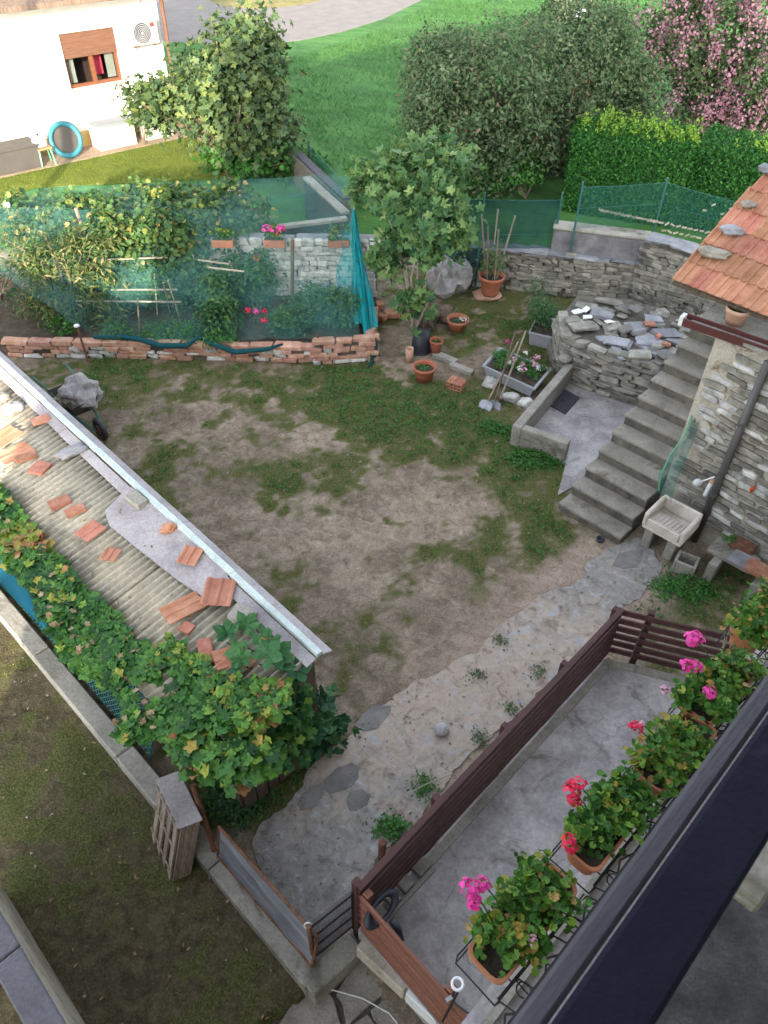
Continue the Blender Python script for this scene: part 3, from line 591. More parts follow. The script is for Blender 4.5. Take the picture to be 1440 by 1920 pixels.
for i in range(len(seg) - 1):
    a = A0 + kd * seg[i]; c = A0 + kd * (seg[i + 1] - .012); q = kn * .11; off = R.uniform(-.008, .008)
    MB().ext([(a + q).xy, (c + q).xy, (c - q).xy, (a - q).xy], -.25, .2 + off).build('kerb_block', M['concrete'], kerb, bevel=.015)
kd2 = (KC - KB).normalized(); q = Vector((-kd2.y, kd2.x, 0)) * .10
MB().ext([(KB + q - kd2 * .09).xy, (KC + q).xy, (KC - q).xy, (KB - q - kd2 * .09).xy], -.25, .195).build('kerb_block', M['concrete'], kerb, bevel=.015)

# ------------------------------------------------------------------ terrace
TP = [(-.16, 2.50), (2.68, 5.56), (2.98, 5.50), (6.2, 4.55), (6.2, 2.6), (1.9, .36)]
ter = MB().ext(TP, -.3, .40).build('terrace', M['terrace']); tag(ter, 'stained grey concrete terrace inside the maroon fence', kind='structure')
rim = MB()
for ri, (a, c) in enumerate(((TP[0], TP[1]), (TP[1], TP[2]), (TP[2], TP[3]))):
    a = Vector(a); c = Vector(c); d = (c - a).normalized(); n_ = Vector((d.y, -d.x)); s = .85 if a.x < 0 else 0
    a = a + d * s + n_ * .03
    rim.ext([a, c + n_ * .03 + d * .03, c + n_ * .12 + d * .03, a + n_ * .09], .38 - .003 * ri, .435 + .004 * ri)
rim.build('edge_strip', M['concrete'], ter)
d = (Vector(TP[1]) - Vector(TP[0])).normalized(); n_ = Vector((d.y, -d.x)); a = Vector(TP[0])
for k, (s, l) in enumerate(((.80, .16), (.58, .13), (.40, .12), (.22, .1))):
    c = a + d * s + n_ * .05; piece('concrete_block', R.choice(CBLOCK), ter, (c.x, c.y, .44), (0, 0, math.atan2(d.y, d.x)), (l, .13, .09))
c0 = a + d * .0 + n_ * .13; c1 = a + d * .88 + n_ * .16; MB().bar((c0.x, c0.y, .42), (c1.x, c1.y, .42), .025, .05).build('edge_strip', M['concrete'], ter)
# outer wall blocks under the south fence
b0 = P(676, 1778, .2); b1 = P(905, 1990, .2); dd = (b1 - b0).normalized()
for s0, s1, mt in ((0, .55, 'plaster'), (.57, 1.02, 'whitepaint'), (1.05, 1.25, 'plaster'), (1.28, 1.9, 'concrete')):
    MB().bar(b0 + dd * s0 + Vector((0, 0, .07)), b0 + dd * s1 + Vector((0, 0, .07)), .13, .24).build('concrete_block', M[mt], ter, bevel=.01)

# ------------------------------------------------------------------ fences of the terrace (separate boards)
def board_fence(A, B, zs, mat, label, name='board_fence', post_every=.9, outside=1, bh=.085, posts=True, th=.025, ext_=0):
    A = Vector(A); B = Vector(B); d = (B - A).normalized(); n_ = Vector((-d.y, d.x)) * outside; L = (B - A).length
    t = thing(name, (*(A.lerp(B, .5)), .0), label, 'fence')
    for z in zs: MB().bar((A.x, A.y, z), (B.x, B.y, z), th, bh).build('board', mat, t, bevel=.004)
    if posts:
        k = max(2, int(L / post_every) + 1)
        for i in range(k):
            p = A + d * (.03 + (L - .06) * i / (k - 1)) + n_ * .055
            MB().box((p.x, p.y, (zs[0] - .5 + zs[-1] + .07) / 2), (.07, .07, zs[-1] + .07 - zs[0] + .5), rz=math.atan2(d.y, d.x)).build('post', mat, t, bevel=.005)
    return t
zs = [.50, .635, .77, .905, 1.04, 1.19]
f1 = board_fence((-.15, 2.53), (2.72, 5.62), zs, M['rail'], 'long dark maroon board fence seen from above between the path and the terrace', outside=1, bh=.10, th=.04)
cap = MB().bar((-.15, 2.53, 1.265), (2.72, 5.62, 1.265), .06, .03).build('top_rail', M['rail'], f1)
f2 = board_fence((2.74, 5.635), (2.99, 5.56), zs, M['rail'], 'short maroon fence section across the terrace corner', outside=1, bh=.085, posts=False)
f3 = board_fence((3.01, 5.55), (6.2, 4.6), zs, M['rail'], 'maroon fence of spaced boards behind the magenta geranium', outside=1, bh=.085, post_every=1.0)
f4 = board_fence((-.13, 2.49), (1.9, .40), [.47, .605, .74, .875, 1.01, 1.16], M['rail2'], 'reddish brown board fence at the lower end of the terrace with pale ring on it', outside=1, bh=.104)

# ------------------------------------------------------------------ our own building behind the camera and its balcony
fd = Vector((.69, .725, 0)).normalized(); fn = Vector((-fd.y, fd.x, 0))
def FQ(s, n_, z): q = fd * s + fn * n_; return Vector((q.x, q.y, z))
bld = thing('apartment_house', FQ(0, -5, 0), 'tall house the picture is taken from, with a navy balcony rail', 'house')
MB().ext([FQ(-7.7, -1.1, 0).xy, FQ(7.5, -1.1, 0).xy, FQ(7.5, -9, 0).xy, FQ(-7.7, -9, 0).xy], -.3, 11.2).build('wall', M['plaster'], bld)
MB().ext([FQ(-7.5, -.75, 0).xy, FQ(7.9, -.75, 0).xy, FQ(7.9, -9.3, 0).xy, FQ(-7.5, -9.3, 0).xy], 11.2, 11.45).build('roof', M['brick'], bld)
MB().ext([FQ(-3, -1.1, 0).xy, FQ(5, -1.1, 0).xy, FQ(5, -.05, 0).xy, FQ(-3, -.05, 0).xy], 6.05, 6.2).build('balcony_floor', M['ourfloor'], bld)
MB().ext([FQ(-3, -.058, 0).xy, FQ(5, -.058, 0).xy, FQ(5, .018, 0).xy, FQ(-3, .018, 0).xy], 7.055, 7.10).build('handrail', M['navy'], bld, bevel=.006)
MB().ext([FQ(-3, .021, 0).xy, FQ(5, .021, 0).xy, FQ(5, .047, 0).xy, FQ(-3, .047, 0).xy], 7.03, 7.092).build('rail_edge', M['greypaint'], bld, bevel=.005)
for s in (-2.6, 3.6): MB().bar(FQ(s, -.02, 6.2), FQ(s, -.02, 7.05), .05, .05).build('post', M['navy'], bld)
wa, wb = P(1395, 1688, 6.6), P(1475, 1560, 6.6)
MB().bar(wa, wb, .05, .045).build('wood_beam', M['step'], bld, bevel=.006)
# lower balcony with wrought iron racks
lb = thing('balcony', FQ(2, 0, 3.3), 'pale ledge of the lower balcony under the row of geranium boxes', 'balcony')
MB().ext([FQ(-.35, -1.1, 0).xy, FQ(6, -1.1, 0).xy, FQ(6, .42, 0).xy, FQ(-.35, .42, 0).xy], 3.2, 3.38).build('balcony_slab', M['lilac'], lb)
MB().ext([FQ(-.35, .30, 0).xy, FQ(6, .30, 0).xy, FQ(6, .345, 0).xy, FQ(-.35, .345, 0).xy], 3.385, 3.42).build('edge_strip', M['concrete'], lb)
MB().bar(FQ(-.3, .2, 4.0), FQ(6, .2, 4.0), .035, .03).build('top_rail', M['iron'], lb)
for k in range(15):
    s = -.2 + k * .34
    MB().tube([FQ(s, .2, 3.38), FQ(s, .23, 3.6), FQ(s + .02, .26, 3.75), FQ(s, .2, 4.0)], .006, 5).build('baluster', M['iron'], lb)

# ------------------------------------------------------------------ stone house on the right
W0 = Vector((4.14, 8.62, 0)); wd = Vector((.68, -.733, 0)).normalized(); wn = Vector((-wd.y, wd.x, 0))   # wn points into the house
sh = thing('stone_house', W0 + wd * 1.5, 'old rubble stone house with flaking plaster beside the concrete stairs', 'house')
nw = Vector((.60, .80, 0))
HP = [W0.xy, (W0 + wd * 3.6).xy, (W0 + wd * 3.6 + wn * 4).xy, (W0 + nw * 2.6 + wd * 1).xy, (W0 + nw * 2.6).xy]
MB().ext(HP, -.2, 3.08).build('wall', M['plaster'], sh)
# separate stones showing through the plaster
cnt = 0
for row in range(27):
    z = .35 + row * .098
    x = R.uniform(0, .1)
    while x < 2.2 and cnt < 300:
        l = R.uniform(.14, .38); dens = noise.noise(Vector((x * 1.3, z * 1.7, 3))) + .55 * min(1, (z - .5) / 1.0)
        if dens > -.30 and x > .05:
            c = W0 + wd * (x + l / 2) - wn * .004
            piece('stone', R.choice(STONE if R.random() < .75 else WSTONE), sh, (c.x, c.y, z), (R.uniform(-.12, .12), R.uniform(-.1, .1), math.atan2(wd.y, wd.x)), (l * .93, .05 + R.uniform(0, .03), R.uniform(.05, .088))); cnt += 1
        x += l
MB().ext([(W0 - wn * .06 - wd * .35).xy, (W0 + wd * 3.6 - wn * .06).xy, (W0 + wd * 3.6 + wn * 1.6).xy, (W0 - wd * .35 + wn * 1.3).xy], 3.085, 3.13).build('ledge', M['concrete'], sh)
ga_, gb_ = P(1284, 600, 3.12), P(1470, 664, 3.12)
gm = MB(); gd = (gb_ - ga_).normalized(); gp = Vector((-gd.y, gd.x, 0))
for off, w, zz in ((0, .11, 3.075), (-.065, .018, 3.12), (.065, .018, 3.14)): gm.bar(ga_ + gp * off + Vector((0, 0, zz - 3.12)), gb_ + gp * off + Vector((0, 0, zz - 3.12)), w, .02 if w > .1 else .1)
gt = gm.build('roof_gutter', M['brownmetal'], sh); MB().box(ga_ - gd * .03, (.05, .13, .12), rz=math.atan2(gd.y, gd.x)).build('gutter_end', M['whitepaint'], gt)
pb = W0 + wd * .74 - wn * .10
MB().tube([pb, pb + Vector((0, 0, 3.05))], .05, 14).build('downpipe', M['greypipe'], sh, True)
for z in (.9, 2.1): MB().lathe((pb.x, pb.y, z), [(.051, 0), (.06, .0), (.06, .05), (.051, .05)], 14).build('pipe_collar', M['greypipe'], sh)
# tiled roof, each tile a part
E0 = P(1260, 525, 3.4); ed = Vector((.70, -.714, 0)).normalized(); up_ = Vector((.714, .70, 0)) ; sl_ = rad(27); us = (up_ * math.cos(sl_) + Vector((0, 0, math.sin(sl_)))).normalized(); rn = ed.cross(us)
rf = thing('tiled_roof', E0, 'orange terracotta tiled roof with loose stones along its edge', 'roof')
prof = [(-.5, .0), (-.5, .5), (-.42, .85), (-.34, .5), (-.28, .12), (-.08, .1), (-.03, .6), (.04, .6), (.09, .1), (.34, .12), (.42, .5), (.5, .4), (.5, .0)]
def tile_mesh(nm, mat, jit):
    vs = [(x, y, z + (.0)) for y in (-.5, .5) for x, z in prof]; n = len(prof); fs = [(i, i + 1, n + i + 1, n + i) for i in range(n - 1)] + [tuple(reversed(range(n))), tuple(range(n, 2 * n))]
    me = bpy.data.meshes.new(nm); me.from_pydata(vs, [], [tuple(reversed(f)) for f in fs]); me.materials.append(mat); return me
TILE = tile_mesh('roof_tile', M['tile'], 0)
Rr = Matrix((ed, us, rn)).transposed(); tw, tl = .235, .385
for r in range(9):
    for c in range(11):
        q = E0 + ed * (tw * (c + .5) - .0 + R.uniform(-.006, .006)) + us * (r * .34 + .18) + rn * (.02 + R.uniform(0, .008))
        if r == 5 and c == 0: q = q + ed * .03
        o = bpy.data.objects.new('roof_tile', TILE); COL.objects.link(o); o.parent = rf
        tlt = Matrix.Rotation(R.uniform(-.02, .02), 3, 'Z') @ Matrix.Rotation(-.055, 3, 'X')
        o.matrix_local = Matrix.Translation(q - org(rf)) @ (Rr @ tlt).to_4x4() @ Matrix.Diagonal((tw * .99, tl, .045, 1))
dk = MB(); a = E0 - rn * .05; dk.add([a, a + ed * 2.7, a + ed * 2.7 + us * 3.1, a + us * 3.1, a - rn * .04, a + ed * 2.7 - rn * .04, a + ed * 2.7 + us * 3.1 - rn * .04, a + us * 3.1 - rn * .04], [(0, 1, 2, 3), (7, 6, 5, 4), (0, 4, 5, 1), (1, 5, 6, 2), (2, 6, 7, 3), (3, 7, 4, 0)])
dk.build('roof_deck', M['oldwood'], rf)
for (u, v, s, mt, lab) in [(1340, 474, (.21, .10, .06), 'brown_rock', 'long brown stone lying lowest on the tiled roof edge'), (1374, 431, (.15, .105, .055), 'slate', 'blue grey stone slab lying second from the bottom on the tiled roof edge'), (1405, 383, (.10, .065, .045), 'brown_rock', 'small round pale stone third up the tiled roof edge'), (1438, 316, (.10, .08, .06), 'slate', 'grey stone at the top corner of the tiled roof edge')]:
    c = None; lo, hi = 3.2, 5.2
    for _ in range(40):
        m_ = (lo + hi) / 2; c = P(u, v, m_); 
        if (c - E0).dot(rn) > .09: hi = m_
        else: lo = m_
    tag(MB().blob(c, s, .22, 3, rz=-.55).build('stone', M[mt], smooth=True), lab, 'stone', 'loose stones weighing down the tiled roof')

# ------------------------------------------------------------------ concrete staircase
S0 = Vector((2.67, 8.62, 0)); tdv = Vector((.745, -.70, 0)).normalized() ; sdv = Vector((.70, .70, 0)).normalized()
st = thing('concrete_staircase', S0 + tdv * .5, 'grey concrete staircase climbing beside the stone house', 'staircase')
for k in range(11):
    z = .15 + .19 * k; a = S0 + sdv * (.283 * k); w = 1.06 - .012 * k; l = .30 if k < 10 else .9
    rr_ = R.uniform(-.012, .012)
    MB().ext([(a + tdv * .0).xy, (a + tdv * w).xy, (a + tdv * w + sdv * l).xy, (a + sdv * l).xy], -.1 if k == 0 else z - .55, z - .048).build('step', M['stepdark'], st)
    MB().ext([(a - sdv * .025 - tdv * .02 + tdv * rr_).xy, (a - sdv * .025 + tdv * (w + .0)).xy, (a + tdv * w + sdv * (l + .0)).xy, (a + sdv * l - tdv * .02).xy], z - .050, z).build('tread', M['step'], st, bevel=.01)
# fill under the stairs
for k in range(2, 11, 1):
    a = S0 + sdv * (.283 * k) + tdv * .05; z = .15 + .19 * k - .5
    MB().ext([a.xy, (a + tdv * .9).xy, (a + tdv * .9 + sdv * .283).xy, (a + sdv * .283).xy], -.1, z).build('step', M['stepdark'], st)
top = S0 + sdv * (.283 * 11)

# ------------------------------------------------------------------ sunken pit with low walls
pf = MB().ext(poly([(955, 830), (1060, 872), (1045, 930), (1100, 900), (1200, 760), (1240, 700), (1080, 665)], 0), -.1, .02).build('pit_floor', M['terrace']); tag(pf, 'cracked bluish concrete floor between the low pit wall and the stairs', kind='structure')
cp = poly([(1024, 757), (1053, 727), (1087, 746), (1060, 777)], .03)
dc = thing('drain_cover', (cp[0].x, cp[0].y, .02), 'square concrete drain cover, its small hole drawn as a black disc, set in the pit floor', 'drain cover')
MB().ext(cp, .022, .045).build('cover_plate', M['greypaint'], dc, bevel=.006); cc_ = sum((Vector(p) for p in cp), Vector((0, 0))) / 4
MB().lathe((cc_.x, cc_.y, .046), [(0, 0), (.022, 0), (.022, .004), (0, .004)], 12).build('hole_disc', M['iron'], dc)  # black disc on the plate, paints in the dark of a hole
pw = thing('pit_wall', P(965, 830), 'low L-shaped pale concrete wall around the sunken pit', 'wall')
c0 = P(955, 833, 0); c1 = P(1057, 868, 0); c2 = P(1083, 680, 0); 
d1 = (c1 - c0).normalized(); d2 = (c2 - c0).normalized(); tk = .15
i1 = Vector((-d1.y, d1.x, 0)); i2 = Vector((d2.y, -d2.x, 0))
MB().ext([(c0 + d1 * .16).xy, c1.xy, (c1 + i1 * tk).xy, (c0 + i1 * tk + d1 * .16).xy], -.1, .385).build('wall', M['concrete'], pw, bevel=.012)
MB().ext([(c0 - d2 * .0).xy, (c0 + d1 * .158).xy, (c0 + d1 * .158 + d2 * .1).xy, (c2 + i2 * tk).xy, c2.xy], -.1, .40).build('wall', M['concrete'], pw, bevel=.012)
# dry stone pile with slates on top
TPX = [(1052, 592), (1085, 552), (1180, 562), (1290, 600), (1300, 640), (1232, 690), (1140, 662), (1062, 628)]
tp = poly(TPX, .84); ds = thing('dry_stone_platform', (*tp[6], 0), 'dry stone platform topped with loose slates between the pit and the stairs', 'stone platform')
MB().ext(tp, -.05, .84).build('core', M['mortar'], ds)
order = [tp[0], tp[7], tp[6], tp[5], tp[4]]
for i in range(4):
    a, c = Vector(order[i]), Vector(order[i + 1]); masonry(ds, a, c, 0.02, .87, .17, (.16, .52), (.045, .10), STONE, limit=110, jitter=.035)
ti = np.array(tp); 
for (u, v, l, w, a, mt) in [(1095, 612, .42, .26, .3, 'STONE'), (1128, 590, .40, .30, -.5, 'SLATE'), (1160, 640, .45, .28, -.3, 'SLATE'), (1195, 615, .35, .3, .4, 'SLATE'), (1215, 640, .4, .32, .1, 'SLATE'), (1200, 665, .36, .26, -.2, 'STONE'), (1252, 625, .40, .32, .2, 'SLATE'), (1245, 665, .34, .3, .7, 'SLATE'), (1100, 575, .34, .22, -.4, 'STONE'), (1145, 565, .5, .16, -.45, 'STONE'), (1172, 580, .26, .2, -.3, 'STONE'), (1075, 600, .3, .26, .2, 'STONE'), (1268, 640, .3, .2, -.6, 'SLATE'), (1225, 600, .3, .24, 0, 'SLATE'), (1150, 612, .3, .22, .3, 'STONE'), (1235, 648, .3, .2, .9, 'STONE')]:
    piece('slate_slab', R.choice(SLATE if mt == 'SLATE' else STONE), ds, P(u, v, .89 + R.uniform(0, .05)), (R.uniform(-.08, .08), R.uniform(-.08, .08), a), (l, w, R.uniform(.04, .07)))
SHARD = rough_boxes('shard', M['whitepaint'], 3, .2, .05, 12)
wl = ['leftmost', 'second', 'third', 'fourth', 'fifth']
for k, (u, v, s, a, me_, lab) in enumerate([(1083, 584, .16, .3, 0, 'white broken slab leftmost on the stone platform'), (1099, 580, .14, .9, 0, 'white upright shard next to the leftmost slab on the stone platform'), (1102, 595, .15, .0, 0, 'small white slab in front of two others on the stone platform'), (1143, 603, .13, .4, 0, 'small cream shard in the middle of the stone platform'), (1194, 578, .28, .8, 1, 'square pale blue slab at the back of the stone platform'), (1172, 616, .22, .2, 1, 'pale bluish shard on the middle slates of the stone platform'), (1246, 664, .30, .7, 1, 'large pale blue tile at the stairs end of the stone platform')]):
    me_ = (SHARD if me_ == 0 else FL)[k % 3]
    o = bpy.data.objects.new('stone_shard', me_); COL.objects.link(o); o.location = P(u, v, .985); o.rotation_euler = (R.uniform(-.15, .25), R.uniform(-.15, .15), a); o.scale = (s, s * .75, .03); tag(o, lab, 'slab', 'pale shards on the stone platform')
for u, v, s, a, lab in [(1218, 607, .22, .2, 'orange terracotta fragment lying on the stone platform'), (1235, 630, .14, .9, 'small pink tile fragment near the stairs on the stone platform'), (1249, 645, .15, -.3, 'small orange tile fragment beside the large pale tile')]:
    o = bpy.data.objects.new('tile_fragment', BRICK[0]); COL.objects.link(o); o.location = P(u, v, .99); o.rotation_euler = (0, .1, a); o.scale = (s, s * .6, .04); tag(o, lab, 'tile fragment', 'terracotta fragments on the stone platform')
for k, (x, y) in enumerate(sample_poly(tp, 46)):
    piece('slate_slab', R.choice(SLATE + STONE), ds, (x, y, .85 + R.uniform(0, .03)), (R.uniform(-.1, .1), R.uniform(-.1, .1), R.uniform(-1.5, 1.5)), (R.uniform(.14, .30), R.uniform(.10, .2), .05))
# two concrete lumps at the end of the pit wall
for u, v, s, lab in [(1072, 655, (.10, .12, .12), 'upright mortar lump at the end of the pit wall'), (1060, 672, (.14, .09, .08), 'rounded mortar lump lying on the end of the pit wall')]:
    tag(MB().blob(P(u, v, .5), s, .12, 2).build('mortar_lump', M['concrete'], smooth=True), lab, 'mortar lump')

# ------------------------------------------------------------------ back stone wall
bwall = thing('stone_wall', (3, 15.6, 0), 'old dry stone wall with slate coping along the back of the yard', 'wall')
bt = [P(860, 462, .9), P(960, 470, .9), P(1070, 482, .9), P(1215, 493, .9)]
bt2 = [P(1215, 448, 1.45), P(1325, 478, 1.45), P(1420, 510, 1.45)]
def wallrun(pts, z1, th=.32, lim=75, mesh=STONE):
    for i in range(len(pts) - 1):
        a, c = pts[i], pts[i + 1]; d = (c - a).normalized(); n_ = Vector((-d.y, d.x, 0))
        MB().ext([(a + n_ * .03).xy, (c + n_ * .03).xy, (c + n_ * th).xy, (a + n_ * th).xy], -.1, z1 - .04).build('core', M['mortar'], bwall)
        masonry(bwall, a + n_ * .02, c + n_ * .02, .02, z1 - .03, .12, (.12, .34), (.05, .11), mesh, limit=lim)
        L = (c - a).length; x = 0
        while x < L:
            l = R.uniform(.3, .6); q = a + d * (x + l / 2) + n_ * (th / 2 - .04)
            piece('coping_slab', R.choice(SLATE), bwall, (q.x, q.y, z1), (R.uniform(-.03, .03), R.uniform(-.03, .03), math.atan2(d.y, d.x) + R.uniform(-.05, .05)), (l * 1.02, th + .08, .055)); x += l
wallrun(bt, .9); wallrun(bt2, 1.45, .35, 90)
hb = [P(1040, 424, 1.45), P(1222, 446, 1.45)]; d = (hb[1] - hb[0]).normalized(); n_ = Vector((-d.y, d.x, 0))
q = [(hb[0]).xy, (hb[1]).xy, (hb[1] + n_ * .3).xy, (hb[0] + n_ * .3).xy]
rw = thing('rendered_wall', (hb[0] + hb[1]) / 2 - Vector((0, 0, 1.45)), 'dark rendered block wall with pale coping standing behind the stone wall', 'wall')
MB().ext(q, -.1, 1.38).build('wall', pm('dark_render', [(.10, .095, .11), (.17, .165, .18), (.26, .25, .26)], 2.5, .9, .4, 20, 0), rw)
q = [(hb[0] - n_ * .03 - d * .03).xy, (hb[1] - n_ * .03).xy, (hb[1] + n_ * .33).xy, (hb[0] + n_ * .33 - d * .03).xy]; MB().ext(q, 1.382, 1.46).build('coping', M['concrete'], rw, bevel=.02)
# green mesh fence along the back
def mesh_fence(name, pts, z0, z1, mat, label, post_h, cat='fence', postmat='greenpost', wires=True, step=None, pr=.022):
    t = thing(name, pts[0], label, cat)
    for i in range(len(pts) - 1):
        a, c = pts[i], pts[i + 1]; L = (c - a).length; k = max(4, int(L / .15)); vs = []
        for j in range(k + 1):
            q = a.lerp(c, j / k); w = .03 * noise.noise(Vector((j * .4, i, 2)))
            for z in np.linspace(z0, z1, 6): vs.append((q.x + w * (z - z0), q.y + .03 * noise.noise(Vector((j * .3, z * 3, i))), z + .03 * noise.noise(Vector((j * .35, z, 9)))))
        MB().add(vs, [(j * 6 + m_, (j + 1) * 6 + m_, (j + 1) * 6 + m_ + 1, j * 6 + m_ + 1) for j in range(k) for m_ in range(5)]).build('mesh_panel', mat, t)
        if wires: MB().tube([(a.x, a.y, z1), (*a.lerp(c, .5).xy, z1 - .02), (c.x, c.y, z1)], .005, 4).build('wire', M['greenpost'], t); MB().tube([(a.x, a.y, (z0 + z1) / 2), (c.x, c.y, (z0 + z1) / 2)], .004, 4).build('wire', M['greenpost'], t)
    for p in pts: MB().tube([(p.x, p.y, post_h[0]), (p.x, p.y, post_h[1])], pr, 8).build('post', M[postmat], t)
    return t
fp = [P(735, 462, .9), P(898, 468, .9), P(1040, 478, .9) + Vector((0, .25, 0))]
mesh_fence('mesh_fence', fp, .5, 1.95, M['veil'], 'dark blue green windbreak fence on green posts behind the fig and the back wall', (0, 2.1))
fp2 = [P(1068, 478, .9), P(1236, 432, 1.45) + Vector((0, .3, 0)), P(1460, 500, 1.45) + Vector((0, .3, 0))]
t = mesh_fence('wire_fence', fp2, 1.45, 2.3, M['veil2'], 'thin green wire fence with twisted wire barbs in front of the hedge', (.9, 2.4))
mb = MB()
for j in range(46):
    q = P(1130 + 5.5 * j, 403 + 1.15 * j + 14 * (j % 2 == 0) * (j > 20) - 55 * (j > 34) * (j % 3 == 0), 1.62); mb.box(q + Vector((0, .25, 0)), (.10, .012, .035), rz=R.uniform(-.6, .6), rot=Euler((R.uniform(-.6, .6), R.uniform(-.6, .6), R.uniform(-.6, .6))).to_matrix())
o = mb.build('wire_barbs', M['stake'], t); o['kind'] = 'stuff'
# ================================================================== SHED
RA, RB = P(0, 675, 2.2), P(600, 1225, 2.2); rd = (RB - RA).normalized(); rp = Vector((rd.y, -rd.x, 0)); rp = Vector((-.712, -.703, 0)); rp = (rp - rd * rp.dot(rd)).normalized()   # rp points down the roof, to the fence
R0 = RA - rd * 2.6; RL = (RB - R0).length
def RQ(s, w, z): q = R0 + rd * s + rp * w; return Vector((q.x, q.y, z))
def roofz(w): return 2.13 - .19 * w
shed = thing('garden_shed', RQ(RL / 2, .6, 0), 'long low shed with corrugated grey roof, mauve flashing and pale ridge strip', 'shed')
MB().ext([RQ(-.2, -.12, 0).xy, RQ(RL - .30, -.12, 0).xy, RQ(RL - .30, .95, 0).xy, RQ(-.2, .95, 0).xy], -.1, 1.86).build('wall', M['oldwood'], shed)
for k in range(7): MB().bar(RQ(RL - .27, -.05 + k * .15, .02), RQ(RL - .27, -.05 + k * .15, 1.8), .13, .03, up=rd).build('plank', M['oldwood'], shed)
def corr(s0, s1, w0, w1, dz, name='roof_sheet'):
    pitch = .088; n = int((s1 - s0) / pitch * 8); vs = []
    for i in range(n + 1):
        s = s0 + (s1 - s0) * i / n; z = .028 * math.sin(2 * math.pi * s / pitch)
        for w in (w0, (w0 + w1) / 2, w1): vs.append(RQ(s, w, roofz(w) + z + dz + .006 * noise.noise(Vector((s * 2, w * 3, 1)))))
    fs = []
    for i in range(n):
        for j in range(2): a = i * 3 + j; fs.append((a, a + 1, a + 4, a + 3))
    o = MB().add(vs, fs).build(name, M['fibre'], shed, True); m_ = o.modifiers.new('s', 'SOLIDIFY'); m_.thickness = .007; return o
s = -.2
while s < RL - .05:
    e = min(s + .96, RL - .04); corr(s, e, .13, 1.34 - (.25 if e > RL - .1 else 0), .004 * (int(s * 10) % 2))
    if e >= RL - .041: break
    s = e - .03
# flashing, ridge strip
def slopestrip(w0, w1, z0, z1, mat, name, segs=5, th=.02, s0=-.2, s1=None, wob=.01):
    s1 = s1 or RL
    for k in range(segs):
        a = s0 + (s1 - s0) * k / segs; b_ = s0 + (s1 - s0) * (k + 1) / segs - .006; o = R.uniform(-wob, wob); q = R.uniform(-wob, wob) * .5
        vs = [RQ(a, w0 + o, z0 + q), RQ(b_, w0 + o, z0 + q), RQ(b_, w1 + o, z1 + q), RQ(a, w1 + o, z1 + q)]; vs += [v - Vector((0, 0, th)) for v in vs]
        MB().add(vs, [(3, 2, 1, 0), (4, 5, 6, 7), (0, 1, 5, 4), (1, 2, 6, 5), (2, 3, 7, 6), (3, 0, 4, 7)]).build(name, M[mat], shed)
slopestrip(.045, .16, 2.155, 2.135, 'lilac', 'flashing', 4, wob=.006); slopestrip(-.045, -.15, 2.15, 2.10, 'lilac', 'flashing', 4, wob=.006)
slopestrip(-.03, .03, 2.20, 2.20, 'strip', 'ridge_strip', 7, .05, wob=.007)
# flat mauve patch of sheet
pq = [(196, 958), (243, 912), (300, 945), (370, 1010), (425, 1075), (440, 1112), (405, 1135), (330, 1085), (250, 1022), (205, 985)]
pt = []
for u, v in pq:
    lo, hi = 1.5, 2.4
    for _ in range(30):
        z = (lo + hi) / 2; c = P(u, v, z); w = (c - R0).dot(rp)
        if z > roofz(w) + .035: hi = z
        else: lo = z
    pt.append(P(u, v, z))
MB().add([p for p in pt] + [p - Vector((0, 0, .012)) for p in pt], [tuple(reversed(range(10))), tuple(range(10, 20))]).build('patch_sheet', M['lilac'], shed)
def roofpt(u, v, off=.05):
    lo, hi = 1.5, 2.5
    for _ in range(30):
        z = (lo + hi) / 2; c = P(u, v, z)
        if z > roofz((c - R0).dot(rp)) + off: hi = z
        else: lo = z
    return P(u, v, z)
ra = math.atan2(rd.y, rd.x); lt = 'loose roof tiles and bricks weighing down the shed roof'
GT = rough_boxes('roof_brick', M['brick'], 3, .03, .05, 21)
def rooftile(u, v, w, l, a, lab, kind='tile', thick=.045, mat=None):
    c = roofpt(u, v, .075 if kind == 'tile' else .05)
    if kind == 'tile':
        o = bpy.data.objects.new('loose_tile', TILE); o.scale = (w, l, .03)
    elif kind == 'brick':
        o = bpy.data.objects.new('loose_brick', R.choice(GT)); o.scale = (w, l, thick); c.z += thick * .2
    COL.objects.link(o); o.location = c; o.rotation_euler = (R.uniform(-.05, .05), .0, ra + a); return tag(o, lab, kind, lt)
rooftile(77, 788, .13, .22, -.1, 'dull red brick on the shed roof below the flashing, nearest the sunlit end', 'brick')
rooftile(28, 850, .26, .40, 0.1, 'dark weathered tile half in sunlight at the left end of the shed roof')
rooftile(8, 820, .26, .38, .25, 'bright orange sunlit tile at the left edge of the shed roof')
rooftile(50, 858, .11, .25, -.2, 'light orange long brick between the dark tile and the vine', 'brick')
rooftile(75, 878, .20, .22, .5, 'squarish pinkish tile beside the light orange brick on the shed', 'brick', .035)
rooftile(113, 943, .15, .24, -.1, 'flat red brick at left of a pair in the middle of the shed roof', 'brick')
rooftile(142, 958, .12, .22, -.15, 'narrow red brick right of a pair in the middle of the shed roof', 'brick')
rooftile(170, 996, .22, .26, .2, 'rounded red roof tile with a ridge near the vine tip')
rooftile(208, 1040, .17, .18, .6, 'small square broken tile alone above the vine')
rooftile(357, 1042, .21, .24, .55, 'ridged dark red tile on the mauve sheet near the flashing')
rooftile(410, 1110, .30, .34, .75, 'largest bright orange tile next to the flashing')
rooftile(343, 1140, .24, .40, -.1, 'pale pink ridged tile lying lengthwise above the vine')
rooftile(350, 1178, .13, .12, .3, 'small red fragment between the pale tile and the leaves', 'brick', .03)
rooftile(386, 1222, .13, .30, 1.1, 'plain flat orange brick at the edge of the vine', 'brick')
